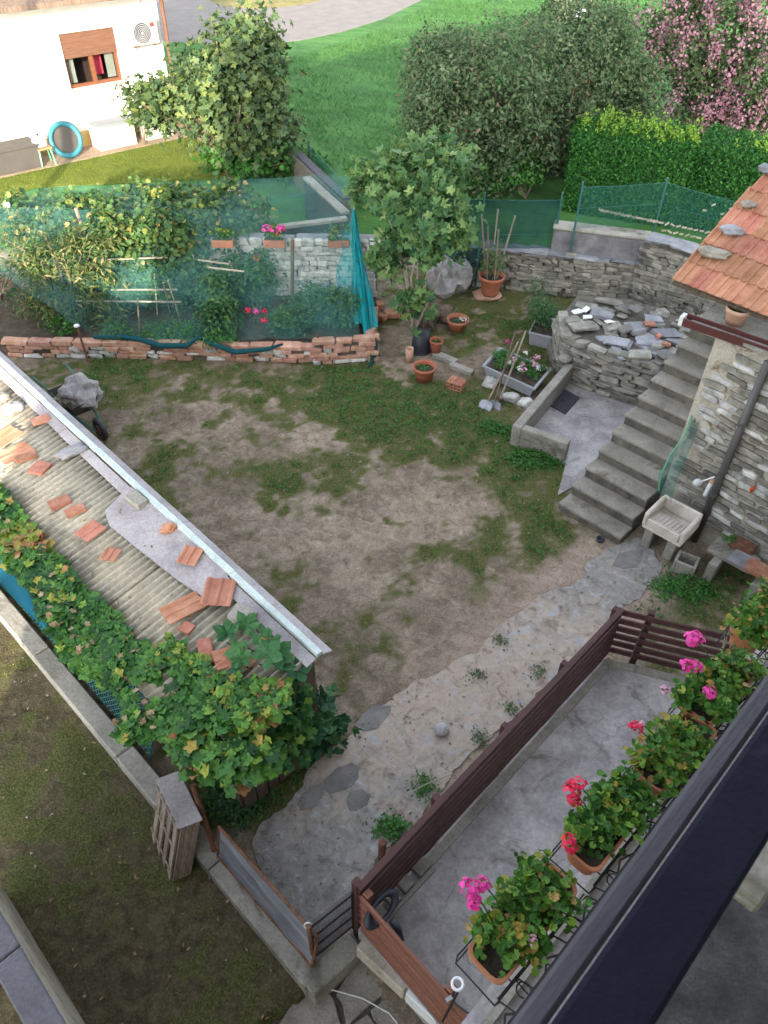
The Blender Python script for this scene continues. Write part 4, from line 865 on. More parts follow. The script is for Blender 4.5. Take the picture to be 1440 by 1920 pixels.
rooftile(440, 1247, .25, .34, 0.1, 'ridged red tile partly under the large squash leaves')
rooftile(432, 1232, .22, .30, -.35, 'second ridged tile lying beneath the squash leaves')
for u, v, sc, mt, lab in [(137, 846, (.17, .085, .05), 'slate', 'grey stone slab on the shed roof near the sunlit end'), (316, 991, (.085, .06, .055), 'brick', 'reddish round stone on the mauve roof sheet'), (25, 764, (.13, .10, .09), 'rock', 'pale sunlit stone at the far end of the shed roof'), (8, 745, (.08, .07, .06), 'brown_rock', 'small dark stone behind the pale sunlit one')]:
    tag(MB().blob(roofpt(u, v, .06), sc, .25, 3, rz=ra + 1.4).build('stone', M[mt], smooth=True), lab, 'stone')
for u, v, l, w, a, lab in [(256, 937, .26, .13, .1, 'rectangular grey concrete block on the mauve roof sheet'), (455, 1155, .24, .19, .35, 'flat grey slab at the lower end of the shed roof')]:
    o = bpy.data.objects.new('concrete_block', CBLOCK[0]); COL.objects.link(o); o.location = roofpt(u, v, .07); o.rotation_euler = (0, 0, ra + a); o.scale = (l, w, .08); tag(o, lab, 'block')

dl = np.array([RQ(R.uniform(.5, RL - .2), R.uniform(.2, 1.1), 0) for _ in range(130)]); dl[:, 2] = [roofz((Vector(q) - R0).dot(rp)) + .04 for q in dl]
o = scatter('roof_litter', T_oval, dl, np.column_stack([NR.normal(0, .3, (130, 2)), np.ones(130)]), .045, M['Ldry'], None, None, 'stuff'); tag(o, 'dry leaves and twigs lying in the grooves of the shed roof')
# fence between shed and kerb
fa, fb = KA - kd * 2.4 - kn * 0.0, KA.lerp(KB, .53)
off = kn * .16
t = thing('chain_link_fence', (fa + fb) / 2, 'blue green chain link fence sagging over the kerb beside the vine', 'fence')
a, c = fa + off, fb + off; L = (c - a).length; dd = (c - a).normalized(); mb = MB(); st_ = .075; h = .95
for k in range(int((L + h) / st_)):
    for sg in (1, -1):
        s0 = k * st_ - (h if sg > 0 else 0); s1 = s0 + sg * h if sg > 0 else s0 - h
        p0 = [max(0, s0), (max(0, s0) - s0) / h * h]; e0, e1 = s0, s0 + h if sg > 0 else s0 - h
        xs_ = np.clip([e0, e1], 0, L); zz = [(x - e0) / (e1 - e0) * h for x in xs_]
        if abs(xs_[1] - xs_[0]) < .05: continue
        q0 = a + dd * xs_[0] + Vector((0, 0, zz[0])) + kn * .35 * zz[0]; q1 = a + dd * xs_[1] + Vector((0, 0, zz[1])) + kn * .35 * zz[1]
        mb.tube([q0, q1], .0045, 3, False)
o = mb.build('wire_mesh', M['greenpost'], t); o['kind'] = 'stuff'
vs = []
for i in range(61):
    q = a + dd * (L * i / 60)
    for z_ in (0, .35, .7, h): vs.append(q + Vector((0, 0, z_)) + kn * (.35 * z_ + .012 + .03 * noise.noise(Vector((i * .4, z_ * 3, 1)))))
MB().add(vs, [(i * 4 + j, (i + 1) * 4 + j, (i + 1) * 4 + j + 1, i * 4 + j + 1) for i in range(60) for j in range(3)]).build('fence_net', netmat('fence_veil', (.010, .05, .055), .62, var=.12, scale=4), t)
for s_ in (.1, 1.6, 3.1, 4.6, L - .05): MB().tube([a + dd * s_ - Vector((0, 0, .1)), a + dd * s_ + Vector((0, 0, h + .05)) + kn * .33], .016, 6).build('post', M['greenpost'], t)
MB().tube([a + Vector((0, 0, h)) + kn * .33, c + Vector((0, 0, h)) + kn * .33], .008, 5).build('top_wire', M['greenpost'], t)
# blue strip of mesh lying on the fence
bs = [P(-40, 1010, 1.15), P(20, 1085, 1.15), P(55, 1135, 1.1), P(95, 1180, 1.05), P(130, 1220, 1.0)]; vs = []
for i, p in enumerate(bs):
    w = (.30, .26, .14, .07, .04)[i]
    for k in range(5): vs.append(p + kn * w * (k / 4 - .5) + Vector((0, 0, R.uniform(-.04, .04))))
tag(MB().add(vs, [(i * 5 + k, (i + 1) * 5 + k, (i + 1) * 5 + k + 1, i * 5 + k + 1) for i in range(4) for k in range(4)]).build('mesh_strip', M['bluemesh'], smooth=True), 'bright blue plastic mesh strip draped beside the vine at the left edge', 'netting')

# grape vine over the shed roof
vz = 1.98
V1 = [(-60, 880), (5, 925), (50, 985), (120, 1065), (150, 1110), (185, 1130), (225, 1170), (285, 1225), (330, 1225), (385, 1265), (430, 1290), (500, 1305), (535, 1305), (545, 1340), (520, 1370), (470, 1385), (400, 1380), (340, 1380), (325, 1375), (225, 1380), (215, 1360), (250, 1320), (150, 1250), (100, 1190), (60, 1110), (20, 1060), (-60, 1000)]
V1w = poly(V1, 1.9)
vt = thing('grape_vine', RQ(RL * .6, 1.5, 0), 'green and yellowing grape vine covering the lower side of the shed roof', 'vine')
p2 = sample_poly(V1w, 5600); nz = fbm(p2[:, 0], p2[:, 1], .3, 12, 3); w_ = (p2 - np.array(R0.xy)) @ np.array(rp.xy)
keep = (fbm(p2[:, 0], p2[:, 1], .17, 60, 2) > .27); p2, nz, w_ = p2[keep], nz[keep], w_[keep]
base_z = np.where(w_ < 1.42, 2.13 - .19 * w_, 1.86 - (w_ - 1.42) * .5)
z = base_z + .03 + NR.random(len(p2)) * (.03 + .30 * np.clip(nz - .3, 0, 1))
pos = np.column_stack([p2, z]); nr = np.column_stack([NR.normal(0, .32, (len(p2), 2)) + np.array([rp.x, rp.y]) * .15, np.ones(len(p2))])
var = np.clip(.47 + (fbm(p2[:, 0], p2[:, 1], .55, 91, 3) - .46) * 1.5 + NR.normal(0, .14, len(p2)), 0, 1)
sz = .096 * NR.uniform(.6, 1.25, len(p2)); big = np.argsort(-z + base_z - sz)[:280]; mk = np.zeros(len(p2), bool); mk[big] = True
leaf_objs('leaf', 'one_vine', T_vine, M['Ovine'], pos[mk], nr[mk], sz[mk], vt); scatter('foliage', T_vine, pos[~mk], nr[~mk], sz[~mk], M['Lvine'], vt, var[~mk], 'stuff')
V3 = poly([(310, 1370), (430, 1385), (520, 1400), (500, 1440), (420, 1455), (340, 1425)], 1.85); p2 = sample_poly(V3, 420)
scatter('foliage', T_vine, np.column_stack([p2, NR.uniform(1.6, 2.0, 420)]), np.column_stack([NR.normal(0, .4, (420, 2)) - .15, np.ones(420)]), .12 * NR.uniform(.7, 1.2, 420), M['Lvine'], vt, np.clip(NR.normal(.4, .25, 420), 0, 1), 'stuff')
# hanging curtain of the vine towards the gate
V2 = poly([(330, 1370), (480, 1400), (570, 1300), (590, 1350), (540, 1400), (470, 1420), (380, 1410)], 1.45)
p2 = sample_poly(V2, 700); pos = np.column_stack([p2, NR.uniform(1.0, 1.7, len(p2))]); nr = np.column_stack([NR.normal(0, .5, (len(p2), 2)) + np.array([.1, -.5]), np.ones(len(p2)) * .8])
scatter('hanging_foliage', T_vine, pos, nr, .10 * NR.uniform(.6, 1.2, len(p2)), M['Lvine'], vt, np.clip(NR.normal(.3, .22, len(p2)), 0, 1), 'stuff')
mb = MB()
for k in range(26):
    s_ = R.uniform(2.6, RL - .9); w0 = 1.1; q = RQ(s_, 1.15, 1.80)
    pts_ = [RQ(s_, 1.05, .0), RQ(s_ + R.uniform(-.1, .1), 1.05, 1.2), q, RQ(s_ + R.uniform(-.5, .5), 1.45 - R.uniform(.2, .8), 2.0)]
    mb.tube(pts_, [.010, .009, .007, .004], 5)
mb.build('stem', M['oldwood'], vt)
p2 = sample_poly(V1w, 150); scatter('dead_leaves', T_vine, np.column_stack([p2, np.full(len(p2), 1.93) + NR.random(len(p2)) * .1]), np.column_stack([NR.normal(0, .6, (len(p2), 2)), np.ones(len(p2))]), .07, M['Ldry'], vt, None, 'stuff')

# squash plant with large leaves
sq = thing('squash_plant', P(560, 1330, 0), 'squash plant with big deep green leaves climbing the end of the shed', 'squash plant')
pos, nr, sz = [], [], []
for u, v, z_, s_ in [(425, 1205, 2.15, .20), (450, 1188, 2.2, .22), (480, 1180, 2.2, .24), (515, 1185, 2.25, .24), (465, 1215, 2.2, .22), (500, 1215, 2.3, .25), (530, 1215, 2.2, .18), (440, 1225, 2.2, .16), (485, 1245, 2.25, .25), (515, 1250, 2.2, .18), (545, 1235, 2.1, .26), (560, 1260, 2.0, .20), (500, 1290, 2.0, .24), (480, 1315, 1.9, .2), (530, 1300, 1.9, .22), (520, 1330, 1.8, .2), (545, 1325, 1.6, .22), (560, 1300, 1.7, .2), (490, 1340, 1.75, .22), (580, 1330, 1.2, .22), (600, 1310, 1., .18), (595, 1290, 1.1, .2), (570, 1370, 1.1, .22), (545, 1390, 1., .2), (610, 1345, .8, .2), (600, 1380, .6, .18), (515, 1370, 1.4, .2), (630, 1300, .7, .14), (460, 1250, 2.15, .16)]:
    pos.append(P(u, v, z_)); nr.append((R.uniform(-.35, .35), R.uniform(-.5, .2), 1)); sz.append(s_ * 1.1)
leaf_objs('leaf', 'one_squash', T_squash, M['Osquash'], np.array(pos), np.array(nr), np.array(sz), sq)
p, n = crown_pts(P(570, 1365, .35), (.40, .28, .35), 36, .12, 9, .3); scatter('foliage', T_squash, p, n, .15, M['Lsquash'], sq, None, 'stuff')
mb = MB(); b_ = P(560, 1335, 0)
for q in pos[::2]: mb.tube([b_, Vector(q).lerp(b_, .5) + Vector((.05, -.05, .4)), Vector(q)], [.014, .01, .006], 5)
mb.build('stem', M['Lweed'], sq); flowerhead(sq, P(494, 1202, 2.27), .035, 'orangepetal', 8, 'flower', .5)

# wheelbarrow and white rock behind the shed
wb = thing('wheelbarrow', P(165, 790, 0), 'dark wheelbarrow half hidden behind the shed roof', 'wheelbarrow')
c = P(140, 745, .45); d = (P(195, 820, .2) - P(120, 735, .45)); d.z = 0; d.normalize(); s_ = Vector((-d.y, d.x, 0))
vs = []
for z_, k in ((.25, .6), (.52, 1)):
    for x, y in ((-.38, -.3), (.38, -.24), (.38, .24), (-.38, .3)): q = c + d * x * k + s_ * y * k; vs.append((q.x, q.y, z_))
o = MB().add(vs, [(3, 2, 1, 0), (0, 1, 5, 4), (1, 2, 6, 5), (2, 3, 7, 6), (3, 0, 4, 7)]).build('tray', M['tub'], wb); o.modifiers.new('s', 'SOLIDIFY').thickness = .012
wc = c + d * .75; wc.z = .2
MB().torus(wc, .16, .045, Matrix((d, Vector((0, 0, 1)), s_)).transposed(), 24, 8).build('wheel', M['blackplastic'], wb, True)
MB().tube([wc - s_ * .05, wc + s_ * .05], .09, 10).build('wheel_hub', M['rust'], wb)
for k in (-1, 1):
    MB().tube([wc + s_ * .08 * k, c + s_ * .2 * k - Vector((0, 0, .17)), c - d * .5 + s_ * .28 * k + Vector((0, 0, .1)), c - d * .85 + s_ * .3 * k + Vector((0, 0, .12))], .018, 6).build('handle', M['greenpost'], wb)
    MB().tube([c - d * .3 + s_ * .22 * k - Vector((0, 0, .15)), c - d * .38 + s_ * .25 * k - Vector((0, 0, .45))], .016, 6).build('leg', M['rust'], wb)
tag(MB().blob(P(152, 735, .55), (.36, .30, .27), .20, 4, seed=5, freq=1.7).build('rock', M['rock']), 'big jagged white rock sitting in the wheelbarrow', 'rock')
tag(MB().blob(P(122, 750, .5), (.17, .13, .1), .3, 3).build('rock', M['brown_rock']), 'smaller grey stone beside the white rock in the wheelbarrow', 'rock')
tag(MB().blob(P(828, 1368, .055), (.088, .085, .07), .06, 3).build('stone', M['rock'], smooth=True), 'single round pale stone lying alone on the path', 'stone')

# ================================================================== gate, posts, panels at the kerb
hp = P(385, 1590, .2)
tag(MB().tube([P(402, 1595, .2), P(362, 1472, .95)], .028, 8).build('rusty_post', M['rust']), 'rusty leaning pipe post between the wooden crate and the sheet metal panel', 'post')
sp = thing('sheet_metal_panel', P(490, 1710, .2), 'dented grey sheet metal gate leaf with rusty frame standing along the kerb', 'gate')
p0, p1 = P(408, 1605, .22), P(585, 1812, .22); q0, q1 = P(397, 1528, .80), P(560, 1742, .95)
q0 = Vector((p0.x, p0.y, 0)) + kn * .10; q1 = Vector((p1.x, p1.y, 0)) + kn * .10
q0.z, q1.z = top_z(Vector((q0.x, q0.y, .2)), 1530), top_z(Vector((q1.x, q1.y, .2)), 1745)
q0.z = min(q0.z, .72); q1.z = min(q1.z, .75)
vs = []
for i in range(21):
    for j in range(6):
        a = p0.lerp(p1, i / 20); c = q0.lerp(q1, i / 20); r_ = a.lerp(c, j / 5); r_ = r_ + kn * .02 * noise.noise(Vector((i * .3, j * .6, 3))); vs.append(r_)
o = MB().add(vs, [(i * 6 + j, (i + 1) * 6 + j, (i + 1) * 6 + j + 1, i * 6 + j + 1) for i in range(20) for j in range(5)]).build('sheet', M['sheet'], sp, True)
MB().tube([q0, q1], .016, 8).build('frame_bar', M['rust'], sp); MB().tube([p0, p1], .014, 8).build('frame_bar', M['rust'], sp); MB().tube([p0, q0], .014, 6).build('frame_bar', M['rust'], sp); MB().tube([p1, q1], .016, 6).build('frame_bar', M['rust'], sp)
MB().torus(q1 - kd * .12 + Vector((0, 0, .03)), .035, .006, Matrix.Rotation(1.2, 3, 'X')).build('latch_ring', M['whitepaint'], sp, True)
wg = thing('wire_gate', P(620, 1770, .2), 'low gate of fine grey wire mesh with four dark bars closing the gateway', 'gate')
a = P(588, 1800, .2); c = P(662, 1740, .2); h0 = .85; hz = Vector((0, 0, 1)); lean = Vector((0, 0, 0))
MB().tube([a, a + hz * h0], .022, 8).build('gate_post', M['rust'], wg); 
dg_ = (c - a).normalized()
for z_ in (.06, .30, .55, .80): MB().tube([a + hz * z_, c + hz * z_], .011, 6).build('bar', M['iron'], wg)
MB().tube([c, c + hz * h0], .012, 6).build('frame_bar', M['iron'], wg)
mb = MB(); W_ = (c - a).length
for k in range(int((W_ + .86) / .03)):
    for sg in (0, 1):
        e0 = k * .03 - .86 if sg == 0 else k * .03; e1 = e0 + .86 if sg == 0 else e0 - .86
        xx = np.clip([e0, e1], 0, W_); zz = [(x - e0) / (e1 - e0) * .86 + .06 for x in xx]
        if abs(xx[1] - xx[0]) > .02: mb.tube([a + dg_ * xx[0] + hz * zz[0], a + dg_ * xx[1] + hz * zz[1]], .0022, 3, False)
o = mb.build('wire_mesh', M['coping'], wg); o['kind'] = 'stuff'
# wooden crate against the kerb
cr = thing('wooden_crate', P(330, 1640, 0), 'weathered wooden crate with a grey metal lid standing against the kerb', 'crate')
fl, frt, bl = P(322, 1655, 0), P(358, 1640, 0), P(284, 1568, 0); ht = .74
ex = (frt - fl); ey = (bl - fl); br = frt + ey
cof = P(338, 1552, ht) - fl; cof.z = 0
def cb(s_, t_, z_): q = fl + ex * s_ + ey * t_ + cof * (z_ / ht); return Vector((q.x, q.y, z_))
for i in range(3): MB().bar(cb(.17 + .33 * i, 0, .02), cb(.17 + .33 * i, 0, ht), ex.length * .3, .022, up=ey).build('board', M['greywood'], cr, bevel=.003)
for i in range(4): MB().bar(cb(0, .13 + .25 * i, .02), cb(0, .13 + .25 * i, ht * .97), ey.length * .225, .022, up=ex).build('board', M['greywood'], cr, bevel=.003)
for z_ in (.12, .42, .68): MB().bar(cb(-.06, .02, z_), cb(-.06, 1, z_ - .0), .02, .06).build('cross_board', M['greywood'], cr, bevel=.003)
for i in range(2): MB().bar(cb(1, .25 + .5 * i, .02), cb(1, .25 + .5 * i, ht), ey.length * .48, .022, up=ex).build('board', M['oldwood'], cr)
MB().ext([cb(-.1, -.04, ht).xy, cb(1.1, -.04, ht).xy, cb(1.1, 1.04, ht).xy, cb(-.1, 1.04, ht).xy], ht + .01, ht + .03).build('lid', M['lilac'], cr, bevel=.004)
tag(MB().tube([P(716, 1612, .0), Vector((*P(716, 1612, 0).xy, .42))], .04, 10).build('wooden_post', M['rust']), 'short rust brown post beside the path next to the long fence', 'post')
# thin cable on the paving and hose near path
tag(MB().tube([P(620, 1855, -.10), P(680, 1872, -.11), P(730, 1900, -.11), P(765, 1945, -.11)], .006, 5).build('cable', M['whitepaint']), 'thin pale cable lying over the stone slabs outside the gate', 'cable')
tag(MB().tube([P(735, 1520, .05), P(760, 1490, .10), P(800, 1470, .14), P(850, 1450, .20)], .006, 5).build('dry_vine_stem', M['stake']), 'thin pale twig trailing from the path to the long fence', 'twig')
# navy bag hanging at the fence corner and white ring on its stick
bgp = thing('rubber_strap', Vector((.02, 2.35, .42)), 'dark navy inner tube hung over the corner of the reddish fence', 'inner tube')
q = P(716, 1704, 1.05); MB().torus(q, .12, .034, Euler((.55, .2, .9)).to_matrix() @ Matrix.Diagonal((1.45, .62, 1)), 28, 8).build('loop', M['blackplastic'], bgp, True)
MB().tube([P(735, 1725, 1.15), P(748, 1745, 1.1), P(756, 1762, .95)], [.035, .028, .012], 8).build('tail', M['blackplastic'], bgp, True)
rg = thing('ring_on_stick', P(858, 1845, 1.2), 'white plastic ring clamped upright on the reddish fence top', 'ring')
MB().torus(P(858, 1845, 1.32), .042, .012, Matrix.Identity(3), 28, 10).build('ring', M['white_plastic'], rg, True)
MB().tube([P(858, 1862, 1.30), P(848, 1880, 1.22), P(830, 1915, 1.0)], .010, 6).build('stick', M['iron'], rg); MB().tube([P(848, 1878, 1.24), P(905, 1920, 1.22)], .009, 6).build('stick', M['iron'], rg)
MB().box(P(842, 1873, 1.24), (.05, .03, .03), rz=.5).build('clamp', M['greyplastic'], rg)
# neighbour coping at bottom left
ca, cb_ = P(-75, 1640, 1.6), P(150, 2035, 1.6); nwall = thing('neighbour_wall', (ca + cb_) / 2 - Vector((0, 0, 1.6)), 'wall with smooth grey coping crossing the bottom left corner', 'wall')
d = (cb_ - ca).normalized(); L = (cb_ - ca).length; q_ = Vector((-d.y, d.x, 0))
for k in range(3):
    a = ca + d * (L * .62 * k - .35); c = ca + d * (L * .62 * (k + 1) - .36); MB().bar(a, c, .215, .06).build('coping', M['coping'], nwall, bevel=.012)
MB().bar(ca - d * .5 - Vector((0, 0, .85)) , cb_ + d * .5 - Vector((0, 0, .85)), .2, 1.62).build('wall', M['plaster'], nwall)

# ================================================================== garden bed
B0, B1, B2 = P(20, 668), P(588, 680), P(700, 678)
bed = thing('brick_garden_wall', B0.lerp(B1, .5), 'low crumbling brick and rubble wall edging the vegetable bed', 'wall')
MIX = WBRICK * 2 + WSTONE[:4]
def bedwall(A, B, h, lim=110):
    d = (B - A).normalized(); L = (B - A).length; n_ = Vector((-d.y, d.x, 0)); a2 = math.atan2(d.y, d.x)
    MB().ext([(A + n_ * .05).xy, (B + n_ * .05).xy, (B + n_ * .2).xy, (A + n_ * .2).xy], -.1, h - .08).build('core', M['mortar'], bed)
    z_ = 0; row = 0
    while z_ < h - .02:
        hh = (.09, .075, .085, .10)[row % 4]; x = -R.random() * .1
        while x < L - .05:
            l = R.uniform(.16, .36) if z_ + hh < h - .03 else R.uniform(.32, .56); me_ = R.choice(MIX) if z_ + hh < h - .03 else R.choice(WBRICK)
            if R.random() > .06:
                xc = min(x + l / 2, L); bow = .10 * math.sin(math.pi * xc / L * 2.3) if L > 3 else 0; c = A + d * xc + n_ * (.07 + R.uniform(-.02, .02)) ; sag = .03 * noise.noise(Vector((xc, 0, 7)))
                piece('brick', me_, bed, (c.x, c.y, z_ + hh / 2 + sag), (R.uniform(-.08, .08), R.uniform(-.05, .05), a2 + R.uniform(-.07, .07)), (l * .95, R.uniform(.14, .2), hh * .93))
            x += l
        z_ += hh; row += 1
bedwall(B0, B1, .36); bedwall(P(592, 684), B2, .50); bedwall(P(700, 676), P(706, 612), .4)
bw = [B0, P(600, 675), P(700, 670), P(706, 548), P(560, 545), P(250, 540), P(-20, 540), P(-140, 600)]
tag(MB().ext([p.xy for p in bw], -.1, .2).build('vegetable_bed', M['soil']), 'dark soil of the netted vegetable bed', kind='structure')
mb = MB(); mb.tube([P(175, 632, .40), P(230, 632, .40), P(262, 636, .42), (P(300, 648, .36)), P(350, 648, .38), P(372, 632, .43), P(400, 645, .40), P(440, 660, .36), P(500, 655, .36), P(530, 645, .36)], [.03, .05, .05, .055, .05, .035, .05, .05, .04, .02], 8)
tag(mb.build('rolled_net', M['netroll'], smooth=True), 'dark teal net rolled along the top of the brick garden wall', 'netting')
# limewashed stone wall behind the bed
WA, WB_ = P(200, 548, .2), P(706, 555, .2); ww = thing('limewashed_wall', WA.lerp(WB_, .5), 'white limewashed rubble wall behind the netted bed', 'wall')
d = (WB_ - WA).normalized(); n_ = Vector((-d.y, d.x, 0)); WH = top_z(WB_, 458)
MB().ext([(WA + n_ * .03).xy, (WB_ + n_ * .03).xy, (WB_ + n_ * .4).xy, (WA + n_ * .4).xy], 0, WH - .05).build('core', M['mortar'], ww)
masonry(ww, WA, WB_, .2, WH - .02, .13, (.13, .32), (.07, .15), WSTONE, limit=290)
L = (WB_ - WA).length; x = 0
while x < L:
    l = R.uniform(.4, .7); q = WA + d * (x + l / 2) + n_ * .2; piece('coping_slab', R.choice(SLATE), ww, (q.x, q.y, WH + .0), (0, 0, math.atan2(d.y, d.x)), (l, .42, .06)); x += l
# terracotta boxes on it
for u, lab, fl_ in [(418, 'terracotta box on the limewashed wall, left of the magenta flowers', None), (515, 'terracotta box on the limewashed wall holding magenta flowers', 'pink'), (635, 'terracotta box on the limewashed wall behind the bunched teal net', None), (330, 'terracotta box among greenery at the left end of the limewashed wall', None)]:
    c = P(u, 455, WH + .13); pt_ = thing('window_box', c - Vector((0, 0, .1)), lab, 'flower box', 'terracotta boxes on the limewashed wall')
    o = MB().box(c, (.42, .17, .15)).build('box', M['pot'], pt_, bevel=.01); MB().box(c + Vector((0, 0, .078)), (.38, .13, .01)).build('soil', M['soil'], pt_)
    p, n = crown_pts(c + Vector((0, 0, .2)), (.22, .12, .14), 18, .05, 8); scatter('foliage', T_ger, p, n, .055, M['Lger'], pt_, None, 'stuff')
    if fl_:
        for k in range(3): flowerhead(pt_, c + Vector((-.12 + .14 * k, -.05, .32 - .05 * (k % 2))), .085, 'pink', 22)
cpot = thing('small_pot', P(482, 487, 1.2), 'small orange pot hooked on the face of the limewashed wall', 'pot'); MB().lathe(P(482, 492, 1.1), [(.001, 0), (.05, 0), (.08, .13), (.07, .13), (.05, .1), (.001, .1)], 16).build('pot', M['pot'], cpot, True)
# concrete channel walls behind
for nm, a, c, w, h, mt, lab in [('channel_wall', P(330, 452, 1.2), P(650, 412, 1.2), .16, 1.3, 'concrete', 'pale concrete beam wall running behind the limewashed wall'), ('channel_wall', P(575, 335, .9), P(648, 402, .9), .2, .95, 'concrete', 'pale concrete wall end running back from the netted corner'), ('channel_wall', P(300, 455, 1.0), P(640, 440, 1.0), .12, 1.1, 'greypaint', 'dark grey lower wall between the planter boxes and the beam')]:
    t = thing(nm, (a + c) / 2 - Vector((0, 0, h)), lab, 'wall'); up1 = Vector((0, 0, h / 2))
    MB().bar(a - up1, c - up1, w * .8, h).build('wall', M['greypaint'], t); MB().bar(a + Vector((0, 0, .03)), c + Vector((0, 0, .03)), w, .06).build('coping', M[mt], t)
mesh_fence('garden_fence', [P(578, 268, .9), P(652, 350, .9), P(500, 372, .9)], .1, .9, M['veil2'], 'grey framed mesh fence corner beyond the netted bed', (0, .95), postmat='greypaint')
dk_ = thing('stone_wall', P(530, 290), 'dark low wall under the fig tree beside the meadow', 'wall')
a, c = P(515, 262, .5), P(650, 390, .5); MB().bar(a - Vector((0, 0, .25)), c - Vector((0, 0, .25)), .35, .9).build('wall', M['mortar'], dk_); MB().bar(a + Vector((0, 0, .22)), c + Vector((0, 0, .22)), .2, .05).build('coping', M['greypaint'], dk_)

# stakes and canes
def cane(name, b, u2, v2, z2, r, lab, mt='stake', grp='stakes and canes in the netted bed'):
    tag(MB().tube([b, P(u2, v2, z2)], r, 6).build(name, M[mt]), lab, 'stake', grp)
cane('stake', P(205, 592, .2), 142, 390, 2.0, .035, 'thick pale stake leaning on the left half of the netted bed', 'greywood')
cane('stake', P(548, 565, .2), 548, 448, 1.75, .04, 'thick brown post standing right in the netted bed', 'oldwood')
for u, v, u2, v2, lab in [(460, 560, 430, 490, 'cane on the right in the netted bed, before the brown post'), (405, 565, 395, 485, 'cane holding the short white slat'), (340, 610, 315, 525, 'cane crossing the two low slats'), (295, 590, 287, 478, 'cane in the middle of the netted bed'), (375, 560, 362, 478, 'cane between the middle and the right slats'), (262, 630, 258, 560, 'greenish short cane near the brick wall'), (80, 560, 70, 470, 'thin cane near the left end of the bed'), (320, 590, 306, 530, 'thin cane just left of the two low slats end')]:
    b = P(u, v, .2); cane('cane', b, u2, v2, 1.45, .014, lab)
for (u, v, u2, v2, z_, lab) in [(194, 487, 314, 482, 1.45, 'long white cross slat high on the left of the bed'), (371, 487, 430, 495, 1.45, 'short white cross slat at right of the bed'), (389, 501, 458, 509, 1.35, 'lower white cross slat at the right canes'), (142, 564, 340, 566, .75, 'lowest long cross slat in the bed'), (208, 543, 333, 543, .95, 'thin cross slat above the lowest one')]:
    tag(MB().bar(P(u, v, z_), P(u2, v2, z_), .03, .02).build('cross_slat', M['stake']), lab, 'slat', 'cross slats tied to the canes')
pl = thing('capped_post', P(165, 677), 'rust red post with a white plastic cap in front of the brick wall', 'post')
b = P(165, 677); tz = top_z(b, 612); MB().tube([b, Vector((b.x - .02, b.y, tz))], .022, 8).build('post', M['rust'], pl); MB().lathe((b.x - .02, b.y, tz), [(.0, .05), (.05, .03), (.055, 0), (.0, 0)], 12).build('cap', M['white_plastic'], pl, True)
pl = thing('capped_post', P(25, 470, .2), 'grey pole with a white cap holding the left corner of the net', 'post')
MB().tube([P(35, 470, .2), P(14, 388, 2.0)], .022, 8).build('post', M['stake'], pl); MB().lathe(P(14, 388, 1.98), [(0, .09), (.06, .07), (.065, 0), (0, 0)], 12).build('cap', M['white_plastic'], pl, True)
b = P(598, 676); tag(MB().tube([b, Vector((b.x, b.y, .55))], .022, 8).build('rusty_post', M['rust']), 'short rusty pipe post where the brick wall meets its raised end', 'post')
pl = tag(MB().box(P(308, 418, 1.7), (.1, .03, .16)).build('plastic_tag', M['white_plastic']), 'pale plastic bottle hanging in the net middle', 'bottle')

# net over the bed
def sheet(name, grid, nu, nv, mat, parent=None, amp=.05, fr=1.5, seed=3):
    """bilinear sheet through four corners with folds"""
    a, b, c, d_ = [Vector(x) for x in grid]; vs = []
    for i in range(nu + 1):
        for j in range(nv + 1):
            s_, t_ = i / nu, j / nv; q = a.lerp(b, s_).lerp(d_.lerp(c, s_), t_); e = min(s_, 1 - s_, t_, 1 - t_) * 4
            q = q + Vector((0, 0, 1)) * (-.22 * min(1, e) * .5) + noise.noise_vector(q * fr + Vector((seed, 0, 0))) * amp; vs.append(q)
    return MB().add(vs, [(i * (nv + 1) + j, (i + 1) * (nv + 1) + j, (i + 1) * (nv + 1) + j + 1, i * (nv + 1) + j + 1) for i in range(nu) for j in range(nv)]).build(name, mat, parent, True)
nt_ = thing('garden_net', P(330, 560), 'translucent blue green net tented over the vegetable bed', 'netting')
n1_, n2_, n3_, n4_ = P(-60, 400, 2.0), P(70, 352, 2.0), P(650, 328, 2.0), P(662, 392, 1.95)
sheet('net_roof', [P(-30, 388, 2.0), P(662, 400, 1.95), P(655, 328, 2.0), P(70, 352, 2.0)], 36, 10, M['net'], nt_, .06)
sheet('net_front', [P(-60, 470, 1.5), P(662, 470, 1.5), P(662, 400, 1.95), P(-30, 388, 2.0)], 36, 6, M['net'], nt_, .06)
sheet('net_front_lower', [P(180, 635, .4), P(672, 640, .45), P(662, 470, 1.5), P(-60, 470, 1.5)], 36, 10, netmat('garden_net_lower', (.10, .28, .27), .13, var=.10, scale=1.2), nt_, .08)
# bunched teal net at the right corner
bn_ = thing('bunched_net', P(670, 620), 'bright teal net gathered into a hanging bunch at the right corner of the bed', 'netting')
def bunch(top_, bots, w, name, folds=9, seed=1):
    vs = []; nu, nv = folds * 6, 14
    for i in range(nu + 1):
        s_ = i / nu; bx = Vector(bots[0]).lerp(Vector(bots[1]), s_)
        for j in range(nv + 1):
            t_ = j / nv; q = Vector(top_).lerp(bx, t_ ** .9); amp = .07 * (.2 + t_) * (1 - .35 * t_)
            q = q + Vector((math.sin(s_ * folds * 6.28 + seed) * amp * .4, math.cos(s_ * folds * 6.28 * .7 + seed) * amp, 0)) + noise.noise_vector(Vector((s_ * 6, t_ * 3, seed))) * .05
            vs.append(q)
    return MB().add(vs, [(i * (nv + 1) + j, (i + 1) * (nv + 1) + j, (i + 1) * (nv + 1) + j + 1, i * (nv + 1) + j + 1) for i in range(nu) for j in range(nv)]).build(name, M['netdense'], bn_, True)
